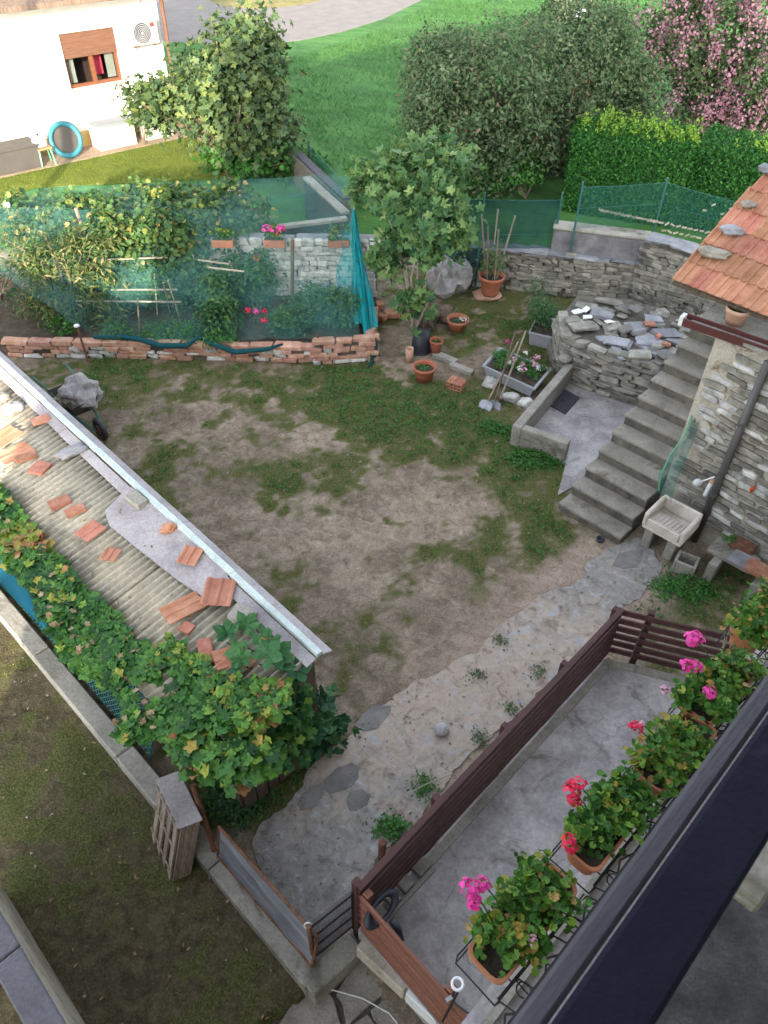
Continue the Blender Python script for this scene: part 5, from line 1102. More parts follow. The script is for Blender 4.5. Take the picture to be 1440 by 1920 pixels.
bunch(P(662, 378, 2.0), (P(655, 600, .45), P(706, 615, .45)), .3, 'net_bunch', 7, 1); bunch(P(664, 395, 1.9), (P(678, 610, .5), P(700, 650, .2)), .2, 'net_bunch', 4, 4)
sheet('net_side', [P(625, 570, .55), P(680, 610, .5), P(664, 400, 1.9), P(640, 455, 1.5)], 14, 14, netmat('teal_net_side', (.02, .28, .30), .5, var=.15, scale=5), bn_, .08, 3)
MB().tube([P(664, 600, .2), P(664, 378, 2.02)], .02, 6).build('pole', M['stake'], bn_)
lo_ = sheet('net_hem', [P(700, 620, .5), P(706, 640, .5), P(712, 668, .02), P(690, 690, .02)], 8, 8, M['netroll'], bn_, .05, 4)

# plants in the bed
def bedplant(u, v, z_, r, k, lab, cat='tomato plant', grp='tomato plants in the netted bed', tpl=T_oval, size=.10, n=44, per=34, bias=.05, clr=.10):
    b = P(u, v, .2); return plant('tomato_plant' if cat == 'tomato plant' else cat.replace(' ', '_'), b, [((b.x, b.y, z_), r)], tpl, size, k, lab, cat, grp, .014, n, clr, per, bias=bias)
for u, v, z_, r, lab in [(590, 600, .55, (.4, .3, .3), 'low leafy plant right of the brown post'), (545, 625, .5, (.35, .25, .25), 'low plant in the soil before the brown post'), (640, 615, .6, (.3, .25, .4), 'green plant just left of the bunched net'), (420, 630, .6, (.35, .25, .4), 'tomato plant at the front edge near the rolled net'), (240, 572, 1.1, (.5, .3, .7), 'dark leafy bush at the left before the limewashed wall'), (180, 575, 1.0, (.4, .3, .6), 'bush behind the thick stake'), (230, 590, .8, (.30, .25, .6), 'tomato plant right of the thick stake'), (275, 575, .8, (.28, .25, .65), 'tomato plant left of the middle cane'), (330, 585, .95, (.35, .3, .75), 'bushy tomato plant in the middle below the slats'), (375, 575, .95, (.3, .25, .7), 'tomato plant left of the right canes'), (412, 600, .7, (.28, .25, .55), 'feathery plant at the front of the right canes'), (440, 580, .75, (.3, .25, .6), 'tomato plant around the right canes'), (490, 572, .85, (.35, .3, .6), 'dense tomato plant left of the brown post'), (300, 562, 1.25, (.4, .3, .5), 'tall tomato plant at the back of the bed'), (350, 562, 1.3, (.35, .3, .6), 'tall dark tomato plant right behind the middle canes')]:
    bedplant(u, v, z_, r, 'tomato', lab)
for u, v, lab in [(360, 640, 'low seedling row left at the front of the bed'), (290, 640, 'small leafy plant near the short greenish cane'), (330, 630, 'small leafy plant behind the rolled net'), (225, 640, 'low green plants at the front left of the bed'), (120, 625, 'leafy low plants at the left end of the brick wall'), (578, 610, 'tall weed at the corner of the raised brick end'), (610, 585, 'small green plant before the limewashed wall'), (415, 655, 'little weed on top of the brick wall')]:
    bedplant(u, v, .36, (.26, .2, .16), 'weed', lab, 'small plant', 'small plants along the front of the bed', T_oval, .08, 16, 24)
rp_ = bedplant(487, 610, .65, (.14, .12, .3), 'rose', 'slender rose with red and pink blooms in the bed', 'rose', None, T_oval, .06, 6, 8)
for u, v, c in [(478, 583, 'pink'), (494, 583, 'red'), (496, 600, 'red'), (464, 580, 'red')]: flowerhead(rp_, P(u, v, .85), .06, c, 20)
yt = P(150, 595, .2)
plant('young_tree', yt, [(PY(110, 500, yt.y - .1), (.75, .45, .65)), (PY(90, 560, yt.y - .1), (.8, .4, .4)), (PY(190, 590, yt.y - .3), (.5, .3, .3)), (PY(170, 470, yt.y), (.6, .45, .55)), (PY(120, 570, yt.y - .2), (.7, .4, .35)), (PY(60, 470, yt.y + .2), (.6, .45, .6)), (PY(200, 540, yt.y - .1), (.45, .4, .5))], T_long, .15, 'yellowtree', 'yellowish young walnut tree lit by the sun at the left end of the net', 'tree', None, .035, 150, .13, 26, bias=.02)
plant('young_tree', P(0, 560, .2), [(PY(-10, 540, 14.2), (.6, .4, .6)), (PY(30, 480, 14.6), (.5, .4, .5))], T_oval, .09, 'tomato', 'dull green bush at the far left edge behind the net', 'bush', None, .03, 40, .13, 20)
# climbing roses at the back of the net
cb2 = P(350, 455, 1.1)
for (u0, v0, rx, lab) in [(60, 400, 1.0, 'pale green climber at the far left of the net back'), (150, 400, 1.0, 'dense climber behind the young walnut tree'), (390, 400, .9, 'bushy climber just left of the grey framed fence'), (210, 430, .8, 'dark climber behind the thick pale stake'), (255, 375, 1.0, 'yellow green climbing plant left on the back of the net'), (340, 385, 1.0, 'green climbing rose at the middle of the back of the net'), (430, 375, 1.0, 'green climbing rose with cream blooms right on the back of the net'), (300, 430, .7, 'dark green climber below the back edge of the net')]:
    c = P(u0, v0, 1.7); t = plant('climbing_plant', (c.x, c.y, 0), [((c.x, c.y, 1.55), (rx, .45, .5)), ((c.x + .3, c.y - .3, 1.15), (rx * .6, .35, .5))], T_ger, .12, 'rose', lab, 'climbing plant', 'climbers on the back of the net', .025, 95, .13, 22)
for u, v in [(452, 345), (448, 362), (435, 358)]: flowerhead(t, P(u, v, 1.9), .07, 'rosepink', 18)

# ================================================================== pots and things by the back wall
def pot(u, v, r, h, lab, mt='pot', soil=True, rim=True, name='flower_pot', cat='flower pot', rb=.72, z=0., grp='terracotta pots on the lawn'):
    c = P(u, v, z); t = thing(name, c, lab, cat, grp); th = .02
    pr = [(.001, 0), (r * rb, 0), (r * .93, h - .07), (r * .95, h - .065), (r * 1.04, h - .06), (r * 1.06, h), (r * .96, h), (r * .93, h - .02), (r * .88, h - .06), (r * .86, h * .5)] if rim else [(.001, 0), (r * rb, 0), (r, h), (r * .92, h), (r * .88, h * .6)]
    MB().lathe(c, pr, 28).build('pot', M[mt], t, True)
    if soil: MB().lathe(c + Vector((0, 0, h - .075)), [(.001, .012), (r * .9, 0)], 20).build('soil', M['soil'], t)
    return t, c + Vector((0, 0, h - .07))
def tuft(t, c, r, n, mt='Lger', size=.05, tpl=T_oval, name='foliage'):
    p, nr = crown_pts(c, (r, r, r * .6), n // 8 + 1, .03, 8, .3, .9, True); scatter(name, tpl, p, nr, size, M[mt], t, None, 'stuff' if n > 60 else None)
t, c = pot(795, 712, .205, .30, 'round terracotta pot with small weeds, lowest of the pots on the lawn', z=.0); tuft(t, c, .13, 90, 'Lweed', .05)
t, c = pot(857, 618, .215, .25, 'wide terracotta pot holding white flowers and dark earth'); tuft(t, c, .15, 70, 'Ltomato', .05)
for k in range(9): flowerhead(t, c + Vector((.05 + .05 * (k % 3), -.06 + .05 * (k // 3), .07)), .035, 'whitepetal', 8)
t, c = pot(817, 660, .125, .27, 'small orange pot with green herbs next to the black tub', z=.05); tuft(t, c, .1, 80, 'Lweed', .045)
t, c = pot(767, 678, .075, .30, 'slim pale terracotta tube pot left of the black tub', 'pinkpot', rb=.95, rim=False, name='tube_pot')
c0 = P(789, 657, 0); t = thing('black_tub', c0, 'upturned black plastic tub among the pots', 'tub'); MB().lathe(c0, [(.20, 0), (.2, .03), (.155, .40), (.14, .41), (.001, .405)], 28).build('tub', M['blackplastic'], t, True); MB().lathe(c0, [(.205, 0), (.21, .01), (.205, .035), (.2, .035)], 28).build('rim', M['blackplastic'], t, True)
# big pot with canes on a base
c0 = P(916, 562, 0); t = thing('pot_with_canes', c0, 'big terracotta pot on pink stone base with a trellis of canes and a climbing plant', 'flower pot')
bs_ = P(914, 556, 0); MB().blob((bs_.x, bs_.y, .05), (.30, .26, .09), .12, 3).build('base', M['pinkpot'], t)
c0 = c0 + Vector((.02, .05, .12)); MB().lathe(c0, [(.001, 0), (.17, 0), (.18, .05), (.245, .34), (.25, .345), (.275, .36), (.28, .42), (.25, .42), (.24, .35), (.2, .3)], 28).build('pot', M['pot'], t, True); MB().lathe(c0 + Vector((0, 0, .34)), [(.001, .01), (.24, 0)], 20).build('soil', M['soil'], t)
for u, v, dx, dy in [(903, 402, -.12, .06), (934, 392, -.02, .12), (966, 404, .13, .05), (915, 425, -.1, -.1), (935, 430, .05, -.1), (955, 440, .1, .0)]:
    b = c0 + Vector((dx, dy, .34)); MB().tube([b, Vector(PY(u, v, c0.y + dy * 1.3))], .016, 6).build('cane', M['greywood'], t)
p, n = crown_pts(c0 + Vector((0, 0, .72)), (.27, .22, .42), 34, .07, 10, .3); scatter('foliage', T_oval, p, n, .085, M['Lfig'], t, None, 'stuff')
# black planters/troughs
def trough(px, z0, h, lab, name='planter_trough', mt='greyplastic', grp='grey plastic troughs'):
    """px = the four upper rim corners in order"""
    tp_ = [P(u, v, z0 + h) for u, v in px]; c = sum(tp_, Vector()) / 4; t = thing(name, (c.x, c.y, z0), lab, 'trough', grp)
    def ring(k, z_): return [(c.x + (p.x - c.x) * k, c.y + (p.y - c.y) * k, z_) for p in tp_]
    L = [ring(.86, z0), ring(.97, z0 + h - .04), ring(1.04, z0 + h - .035), ring(1.04, z0 + h), ring(.95, z0 + h), ring(.92, z0 + h - .05)]
    vs = [v for r_ in L for v in r_]; fs = [(3, 2, 1, 0)] + [(k * 4 + i, k * 4 + (i + 1) % 4, (k + 1) * 4 + (i + 1) % 4, (k + 1) * 4 + i) for k in range(5) for i in range(4)]
    MB().add(vs, fs).build('trough', M[mt], t); MB().add(ring(.93, z0 + h - .045), [(0, 1, 2, 3)]).build('soil', M['soil'], t); return t, c, tp_
tA, cA, ra_ = trough([(906, 685), (1002, 728), (1032, 692), (938, 652)], .05, .24, 'long grey plastic trough of white and pink petunias beside the pit wall')
for k in range(22):
    tt = .06 + .9 * R.random(); q = ra_[0].lerp(ra_[1], tt).lerp(ra_[3].lerp(ra_[2], tt), R.uniform(.15, .85)); 
    tuft(tA, Vector((q.x, q.y, cA.z + .03)), .12, 50, 'Lweed', .055)
for u, v, c in [(985, 662, 'whitepetal'), (1000, 672, 'rosepink'), (1010, 690, 'whitepetal'), (965, 672, 'rosepink'), (955, 680, 'whitepetal'), (975, 690, 'whitepetal'), (983, 693, 'rosepink'), (1003, 682, 'rosepink'), (1008, 668, 'rosepink'), (953, 640, 'pink'), (979, 683, 'rosepink')]: flowerhead(tA, P(u, v, .42), .045, c, 16, s=.5)
tB, cB, rb_ = trough([(992, 622), (1035, 632), (1048, 600), (1008, 592)], 0., .3, 'grey plastic trough holding a spindly shrub, nearest the stone platform')
p, n = crown_pts(cB + Vector((-.02, .1, .25)), (.32, .3, .38), 60, .1, 20, .3); scatter('foliage', T_oval, p, n, .06, M['Ltomato'], tB, None, 'stuff')
p, n = crown_pts(P(1015, 545, .7), (.3, .28, .35), 24, .1, 16, .3); scatter('foliage', T_long, p, n, .08, M['Lolive'], tB, None, 'stuff'); MB().tube([cB, cB + Vector((-.05, .2, .5))], .012, 5).build('stem', M['stake'], tB)
# hollow brick
def holed(t, c, w, l, h, a, mt, nx_, nz_, name='brick'):
    Rm = Matrix.Rotation(a, 3, 'Z'); tw_ = .012; mb = MB()
    def bx(x, z_, w2, h2): q = Vector(c) + Rm @ Vector((x, 0, z_)); mb.box(q, (w2, l, h2), rot=Rm)
    for i in range(nx_ + 1): bx(-w / 2 + w * i / nx_, h / 2, tw_, h + tw_)
    for j in range(nz_ + 1):
        for i in range(nx_): bx(-w / 2 + w * (i + .5) / nx_, h * j / nz_, w / nx_ - tw_ - .001, tw_)
    return mb.build(name, M[mt], t)
c0 = P(855, 725, .02); t = thing('hollow_brick', c0, 'red hollow brick with ribbed top lying on the grass', 'brick')
for k in range(5): MB().box(c0 + Matrix.Rotation(-.5, 3, 'Z') @ Vector((-.11 + .055 * k, 0, .13)), (.035, .24, .018), rz=-.5).build('rib', M['brick'], t)
holed(t, c0, .28, .24, .12, -.5, 'brick', 4, 2, 'brick_body')
# rocks by the pots
for u, v, s_, sd, lab in [(845, 520, (.42, .38, .50), 3, 'big pale boulder leaning behind the young fig by the back wall'), (800, 600, (.22, .2, .22), 8, 'dark brown stump stone behind the black tub'), (832, 590, (.2, .17, .2), 12, 'second brown stone beside the wide pot'), (790, 575, (.2, .18, .2), 15, 'brown stone at the foot of the fig trunk')]:
    tag(MB().blob(P(u, v, s_[2] * .6), s_, .3, 3, seed=sd).build('boulder', M['rock' if sd == 3 else 'brown_rock'] if sd == 3 else M['oldwood']), lab, 'boulder')
for u, v, w, l, a, lab in [(712, 572, .16, .2, .2, 'orange brick standing right of the teal net'), (716, 595, .13, .18, .9, 'small orange brick in front of the standing one by the net'), (740, 588, .42, .2, .2, 'dark red brick slab on the soil behind the fig')]:
    o = bpy.data.objects.new('loose_brick', GT[0]); COL.objects.link(o); o.location = P(u, v, .08); o.scale = (w, l, .12); o.rotation_euler = (0, 0, a); tag(o, lab, 'brick')
for u, v, w, l, a, mt, lab in [(835, 672, .16, .5, .9, CBLOCK, 'pale stone kerb piece beside the small orange pot'), (865, 692, .5, .14, -.6, CBLOCK, 'half buried concrete edging between the pots and the trough')]:
    o = bpy.data.objects.new('edging_stone', mt[0]); COL.objects.link(o); o.location = P(u, v, .02); o.scale = (w, l, .1); o.rotation_euler = (0, 0, a); tag(o, lab, 'edging')
for u, v, s_, lab in [(920, 718, (.14, .1, .12), 'white rounded stone supporting the petunia trough'), (958, 745, (.17, .1, .1), 'white stone under the trough, nearer the pit wall'), (985, 755, (.14, .1, .1), 'pale stone at the corner of the pit wall below the trough')]:
    tag(MB().blob(P(u, v, .06), s_, .2, 3).build('stone', M['whitestone'], smooth=True), lab, 'stone', 'stones under the petunia trough')
# garden tools leaning
def tool(name, bu, bv, tu, tv, hl, head, lab, mt='greywood'):
    b = P(bu, bv, .12); e = P(tu, tv, hl); t = thing(name, P(bu, bv, 0), lab, name.replace('_', ' '), 'garden tools leaning on the trough'); MB().tube([b, e], .017, 8).build('handle', M[mt], t)
    d_ = (b - e).normalized(); s2 = d_.cross(Vector((0, 0, 1))).normalized()
    if head == 'shovel':
        n_ = d_.cross(s2); vs = []
        for k, (l_, w_) in enumerate([(-.02, .03), (.02, .12), (.12, .13), (.22, .105), (.30, .02)]):
            for m_ in (-1, 0, 1): vs.append(b + d_ * l_ + s2 * w_ * m_ + n_ * (.02 if m_ == 0 else 0))
        o = MB().add(vs, [(i * 3 + j, (i + 1) * 3 + j, (i + 1) * 3 + j + 1, i * 3 + j + 1) for i in range(4) for j in range(2)]).build('blade', M['sheet' if 'grey' in lab else 'rust'], t); o.modifiers.new('s', 'SOLIDIFY').thickness = .006
    else: MB().bar(b - s2 * .04, b + s2 * .22, .10, .02, up=d_).build('blade', M['rust'], t)
tool('shovel', 915, 752, 972, 640, .95, 'shovel', 'shovel with a wide grey blade, frontmost of the leaning tools'); tool('shovel', 928, 752, 966, 622, 1.15, 'shovel', 'shovel with a rusty blade behind the grey one', 'oldwood'); tool('hoe', 938, 748, 986, 620, 1.1, 'hoe', 'hoe with a light new wooden handle reaching highest', 'stake')

# ================================================================== around the sink
sk_ = thing('stone_sink', P(1262, 1015, 0), 'old pale stone laundry sink on two blocks beside the downpipe', 'sink')
s1_, s2_, s3_, s4_ = P(1210, 965, .62), P(1283, 1005, .62), P(1326, 975, .62), P(1246, 930, .62)
cS = (s1_ + s2_ + s3_ + s4_) / 4
def sq_(a, b_, z_): q = s1_ + (s2_ - s1_) * a + (s4_ - s1_) * b_; return Vector((q.x, q.y, z_))
def sbox(a0, a1, b0, b1, z0, z1, nm, mt='plaster', bv=.015): return MB().ext([sq_(a0, b0, 0).xy, sq_(a1, b0, 0).xy, sq_(a1, b1, 0).xy, sq_(a0, b1, 0).xy], z0, z1).build(nm, M[mt], sk_, bevel=bv)
M['sink'] = pm('worn_pale_sink', [(.42, .38, .33), (.58, .53, .47), (.66, .62, .57)], 4, .8, .3, 25, 0, fine=.15)
sbox(0, 1, 0, 1, .38, .43, 'basin_floor', 'sink'); sbox(0, 1, .93, 1.02, .432, .66, 'basin_side', 'sink'); sbox(-.02, .08, 0, .925, .432, .66, 'basin_side', 'sink'); sbox(.92, 1.02, 0, .925, .432, .66, 'basin_side', 'sink'); sbox(.085, .915, 0, .06, .432, .58, 'basin_side', 'sink')
a = [sq_(.085, .06, .585), sq_(.915, .06, .585), sq_(.915, .62, .50), sq_(.085, .62, .50)]; MB().add(a + [p - Vector((0, 0, .03)) for p in a], [(0, 1, 2, 3), (7, 6, 5, 4), (2, 1, 5, 6), (0, 3, 7, 4), (0, 4, 5, 1), (3, 2, 6, 7)]).build('washboard', M['sink'], sk_)
for k in range(8):
    x = .13 + k * .1; MB().bar(sq_(x, .08, .592), sq_(x, .60, .51), .012, .012).build('washboard_rib', M['sink'], sk_)
sbox(.08, .30, .1, .9, 0, .378, 'support', 'concrete'); sbox(.66, .88, .1, .9, 0, .378, 'support', 'concrete')
def hollow(u, v, w, l, h, a, lab, z=0, mt='concrete'):
    c = P(u, v, z); t = thing('hollow_block', c, lab, 'concrete block'); Rm = Matrix.Rotation(a, 3, 'Z'); e = .04
    for x, y, ww_, ll in ((-w / 2 + e / 2, 0, e, l), (w / 2 - e / 2, 0, e, l), (0, -l / 2 + e / 2, w - 2 * e - .002, e), (0, l / 2 - e / 2, w - 2 * e - .002, e)): MB().box(c + Rm @ Vector((x, y, h / 2)), (ww_, ll, h), rot=Rm).build('side', M[mt], t, bevel=.006)
    return t
hollow(1281, 1068, .30, .26, .22, -.55, 'square hollow concrete block with a dark opening standing on the grass below the sink')
bd = thing('bench', P(1375, 1060, 0), 'small bench of concrete blocks and slabs against the stone house', 'bench')
def bq(u, v, w, l, h, z, a, mt, nm): MB().box(P(u, v, z + h / 2), (w, l, h), rz=a).build(nm, M[mt], bd, bevel=.008)
bq(1340, 1062, .12, .34, .32, 0, -.75, 'concrete', 'leg'); bq(1420, 1100, .12, .34, .32, 0, -.75, 'concrete', 'leg'); bq(1375, 1040, .62, .36, .06, .325, -.75, 'concrete', 'seat'); bq(1395, 1050, .34, .3, .04, .39, -.75, 'slate', 'slab')
o = bpy.data.objects.new('loose_brick', GT[1]); COL.objects.link(o); o.location = P(1425, 1068, .48); o.scale = (.36, .26, .06); o.rotation_euler = (0, 0, -.7); tag(o, 'bright orange brick lying on the bench by the house', 'brick')
t = thing('brown_planter', P(1385, 1025, .4), 'brown box planter with a few green shoots on the bench', 'planter'); MB().box(P(1392, 1022, .47), (.34, .15, .12), rz=-.7).build('box', M['rust'], t, bevel=.008); tuft(t, P(1372, 1010, .55), .1, 40, 'Lweed', .06)
# jug and brush on the stair end wall ledge
t = thing('white_ladle', P(1310, 903, .75), 'white plastic ladle hanging on the house wall above the sink', 'ladle')
q = W0 + wd * .34 - wn * .09; 
def wallpt(u, v, out=.09):
    r = Vector(ray(u, v)); o_ = Vector((0, 0, CAMZ)); pl_ = W0 - wn * out; k = (pl_ - o_).dot(wn) / r.dot(wn); return o_ + r * k
a = wallpt(1308, 905); MB().blob(a, (.07, .05, .07), .03, 2).build('bowl', M['white_plastic'], t, True); MB().tube([a, wallpt(1340, 894)], .012, 6).build('handle', M['white_plastic'], t)
t = thing('white_bottle', wallpt(1327, 915), 'white and pink bottle on the wall beside the ladle', 'bottle'); MB().tube([wallpt(1322, 928), wallpt(1334, 905)], .032, 10).build('body', M['white_plastic'], t); MB().tube([wallpt(1334, 905), wallpt(1337, 899)], .034, 10).build('cap', M['pinkpot'], t)
tag(MB().blob(wallpt(1410, 917, .06), (.03, .02, .06), .1, 2).build('wall_hook', M['orangepetal']), 'small orange clip stuck on the rubble wall right of the downpipe', 'clip')
# green net roll draped on the stairs edge
vs = []; tp2 = [(P(1317, 740, 2.0), .03), (P(1306, 775, 1.85), .06), (P(1290, 820, 1.6), .10), (P(1262, 860, 1.4), .16), (P(1245, 895, 1.15), .20), (P(1240, 925, .9), .18)]
for i, (p, w) in enumerate(tp2):
    for k in range(7): vs.append(p + Vector((.7, -.7, 0)) * w * (k / 6 - .3) * 1.4 + Vector((0, 0, -.06 * math.sin(k * 1.6 + i))))
nn_ = thing('draped_net', tp2[3][0], 'green net hanging over the right edge of the stairs', 'netting')
MB().add(vs, [(i * 7 + k, (i + 1) * 7 + k, (i + 1) * 7 + k + 1, i * 7 + k + 1) for i in range(5) for k in range(6)]).build('net', netmat('stair_net', (.05, .17, .15), .42, var=.15, scale=8), nn_, True)
MB().tube([p + Vector((-.04, .03, .03)) for p, w in tp2], .012, 6).build('hem', M['greenplastic'], nn_); MB().tube([P(1317, 738, 2.02), P(1316, 750, 1.95)], .025, 8).build('tie', M['blue'], nn_)
tp_ = P(1126, 1010, .04); t = thing('pipe_end', tp_, 'round black drain pipe mouth at the foot of the stairs', 'pipe'); MB().lathe(tp_ - Vector((0, 0, .04)), [(.055, 0), (.06, .05), (.05, .055), (.045, 0), (.001, -.01)], 18).build('pipe', M['blackplastic'], t, True)
t, c = pot(1376, 606, .15, .22, 'pink terracotta pot with green moss standing on the wall ledge under the tiled roof', 'pinkpot', z=3.13, grp=None); tuft(t, c, .10, 60, 'Lweed', .04)
# end of the terrace: dry plant
dp = thing('dry_plant', P(1400, 1160, 1.2), 'dried pale plant with bare seed heads beside the fence end', 'plant'); c = P(1395, 1160, 1.6); p, n = crown_pts(c, (.22, .2, .3), 26, .05, 7, .3); scatter('foliage', T_oval, p, n, .05, M['Ldry'], dp); mb = MB(); limbs(mb, c - Vector((0, 0, .9)), [c + Vector((R.uniform(-.2, .2), R.uniform(-.2, .2), R.uniform(-.1, .2))) for _ in range(7)], .01); mb.build('stem', M['stake'], dp)

# ================================================================== geranium boxes on the lower balcony
def gbox(px, z, lab, heads, bias=0, nl=520, yellow=.0, cover=1.0, side=.25):
    """px: two end midpoints of the box"""
    a, b_ = P(*px[0], z), P(*px[1], z); d_ = (b_ - a).normalized(); n_ = Vector((-d_.y, d_.x, 0)); L = (b_ - a).length; w = .10
    t = thing('geranium_box', (a + b_) / 2 - Vector((0, 0, .17)), lab, 'flower box', 'geranium boxes on the lower balcony'); c = (a + b_) / 2
    def ring(k, kw, z_, r_=.05):
        out = []
        for sx, sy in ((-1, -1), (1, -1), (1, 1), (-1, 1)):
            for q in range(4):
                an = {(-1, -1): math.pi, (1, -1): 1.5 * math.pi, (1, 1): 0, (-1, 1): .5 * math.pi}[(sx, sy)] + q * math.pi / 6
                p = c + d_ * (sx * (L / 2 * k - r_) + r_ * math.cos(an)) + n_ * (sy * (w * kw - r_) + r_ * math.sin(an)); out.append((p.x, p.y, z_))
        return out
    rs = [ring(.90, .82, z - .17), ring(.99, .97, z - .025), ring(1.03, 1.1, z - .022), ring(1.03, 1.1, z), ring(.98, .95, z), ring(.97, .93, z - .04)]
    vs = [v for r_ in rs for v in r_]; MB().add(vs, [tuple(reversed(range(16)))] + [(k * 16 + i, k * 16 + (i + 1) % 16, (k + 1) * 16 + (i + 1) % 16, (k + 1) * 16 + i) for k in range(5) for i in range(16)]).build('box', M['pot'], t)
    MB().add(ring(.97, .93, z - .035), [tuple(range(16))]).build('soil', M['soil'], t)
    # foliage in clumps
    ncl = 30; nl = int(nl * 1.6); pos, nr, var = [], [], []
    for k in range(ncl):
        s_ = R.uniform(-.43, .43) * cover * L + (1 - cover) * side * L; q = c + d_ * s_ + n_ * R.uniform(-.115, .115) + Vector((0, 0, R.uniform(.0, .10))); yb = R.random() < .25 + yellow
        m_ = nl // ncl; pos.append(np.array(q) + NR.normal(size=(m_, 3)) * np.array([.036, .036, .028])); nr.append(NR.normal(size=(m_, 3)) * .45 + np.array([0, 0, 1]) + np.array([(q - c).x, (q - c).y, 0]) * 2)
        var.append(np.clip(NR.normal(.42 + bias + (.3 if yb else 0), .18, m_), 0, 1))
    pos, nr, var = np.vstack(pos), np.vstack(nr), np.hstack(var); sz = .046 * NR.uniform(.6, 1.3, len(pos)); big = np.argsort(-pos[:, 2] - sz)[:60]; mk = np.zeros(len(pos), bool); mk[big] = True
    leaf_objs('leaf', 'one_ger', T_ger, M['Oger'], pos[mk], nr[mk], sz[mk], t); scatter('foliage', T_ger, pos[~mk], nr[~mk], sz[~mk], M['Lger'], t, var[~mk], 'stuff')
    mb = MB()
    for (u, v, hz_, r_, col) in heads:
        q = P(u, v, z + hz_); root = c + d_ * max(-.4 * L, min(.4 * L, (q - c).dot(d_))) ; mb.tube([root, root.lerp(q, .6) + Vector((0, 0, .05)), q], .004, 5)
        flowerhead(t, q, r_ * .78, col, 36, 'flower_head', .44)
    if heads: mb.build('flower_stem', M['Lweed'], t)
    # iron rack
    rk = MB()
    for sgn in (-1, 1):
        for zz in (z - .06, z - .16): rk.tube([c + d_ * (-L / 2 - .03) + n_ * sgn * .125 + Vector((0, 0, zz - c.z)), c + d_ * (L / 2 + .03) + n_ * sgn * .125 + Vector((0, 0, zz - c.z))], .0045, 5)
    for k in range(6):
        o_ = c + d_ * (-L / 2 - .03 + (L + .06) * k / 5); rk.tube([o_ + n_ * .125 + Vector((0, 0, -.05)), o_ + n_ * .125 + Vector((0, 0, -.17)), o_ - n_ * .125 + Vector((0, 0, -.17)), o_ - n_ * .14 + Vector((0, 0, -.06)), o_ - n_ * .22 + Vector((0, 0, -.0)), o_ - n_ * .24 + Vector((0, 0, -.04))], .0045, 5)
        if k in (1, 4): rk.tube([o_ - n_ * .12 + Vector((0, 0, -.1))] + [o_ - n_ * (.18 + .035 * math.cos(g_)) + d_ * .035 * math.sin(g_) + Vector((0, 0, -.12)) for g_ in np.linspace(0, 5.5, 9)], .004, 4)
    rk.build('iron_rack', M['iron'], t); return t
gbox([(905, 1815), (1055, 1640)], 4.0, 'nearest terracotta box with magenta geranium and dry moss at its upper end', [(880, 1665, .20, .055, 'pink'), (905, 1655, .2, .04, 'pink'), (888, 1690, .18, .045, 'pink'), (998, 1762, .1, .025, 'rosepink')], nl=560, yellow=.05, cover=.9)
gbox([(1085, 1610), (1195, 1475)], 4.0, 'second nearest terracotta box with crimson geranium heads', [(1072, 1480, .2, .05, 'red'), (1085, 1470, .22, .045, 'red'), (1078, 1497, .18, .04, 'red'), (1068, 1578, .14, .05, 'red')], nl=640, bias=-.08)
gbox([(1215, 1465), (1318, 1350)], 4.0, 'third terracotta box with lime and yellow leaves and bare earth at one end', [(1193, 1362, .16, .04, 'red'), (1203, 1356, .16, .02, 'rosepink')], nl=440, yellow=.25, cover=.8, side=-.4)
gbox([(1300, 1340), (1400, 1235)], 4.0, 'fourth terracotta box with magenta heads in front of the maroon fence', [(1302, 1195, .25, .06, 'pink'), (1290, 1245, .2, .045, 'pink'), (1306, 1248, .2, .04, 'pink'), (1332, 1296, .14, .045, 'pink'), (1248, 1292, .1, .03, 'rosepink')], nl=640)
gbox([(1395, 1195), (1470, 1110)], 4.0, 'fifth terracotta box at the right edge with drying leaves', [], nl=300, yellow=.4)

# ================================================================== trees and hedges
Yf = 13.6; fb_ = P(775, 625, 0)
plant('young_fig_tree', fb_, [(PY(795, 420, 13.4), (.75, .5, .6)), (PY(740, 470, 13.9), (.45, .4, .5)), (PY(735, 335, 14.6), (.72, .5, .5)), (PY(810, 300, 14.8), (.7, .5, .45)), (PY(845, 430, 13.6), (.36, .35, .35)), (PY(768, 575, 12.9), (.30, .28, .24)), (PY(705, 360, 14.9), (.45, .4, .4)), (PY(830, 340, 14.4), (.45, .4, .35))], T_fig, .19, 'fig', 'leafy young fig tree growing between the net and the back wall', 'fig tree', None, .026, 130, .14, 13, n_ind=280, up=.6, hemi=False, stemmat='stake', nb=0)
hb_ = P(455, 318, 0); YH = hb_.y
plant('fig_tree', hb_, [(PY(440, 125, YH + .3), (1.2, 1.1, 1.0)), (PY(385, 175, YH), (1.15, 1.0, 1.0)), (PY(490, 180, YH + .2), (1.0, 1.0, 1.1)), (PY(455, 75, YH + .8), (.9, .9, .6)), (PY(450, 230, YH - .3), (1.3, 1.0, 1.0)), (PY(330, 205, YH), (.8, .7, .6)), (PY(280, 190, YH), (.55, .5, .4)), (PY(500, 260, YH - .4), (.9, .8, .7))], T_fig, .21, 'bigfig', 'large spreading fig tree beside the white house with sunlit top leaves', 'fig tree', None, .11, 420, .24, 15, n_ind=0, up=.6, stemmat='oldwood')
tag(MB().tube([P(480, 330, 0), PY(462, 225, YH - .6)], .045, 8).build('support_pole', M['stake']), 'pale pole leaning under the big fig tree', 'pole')
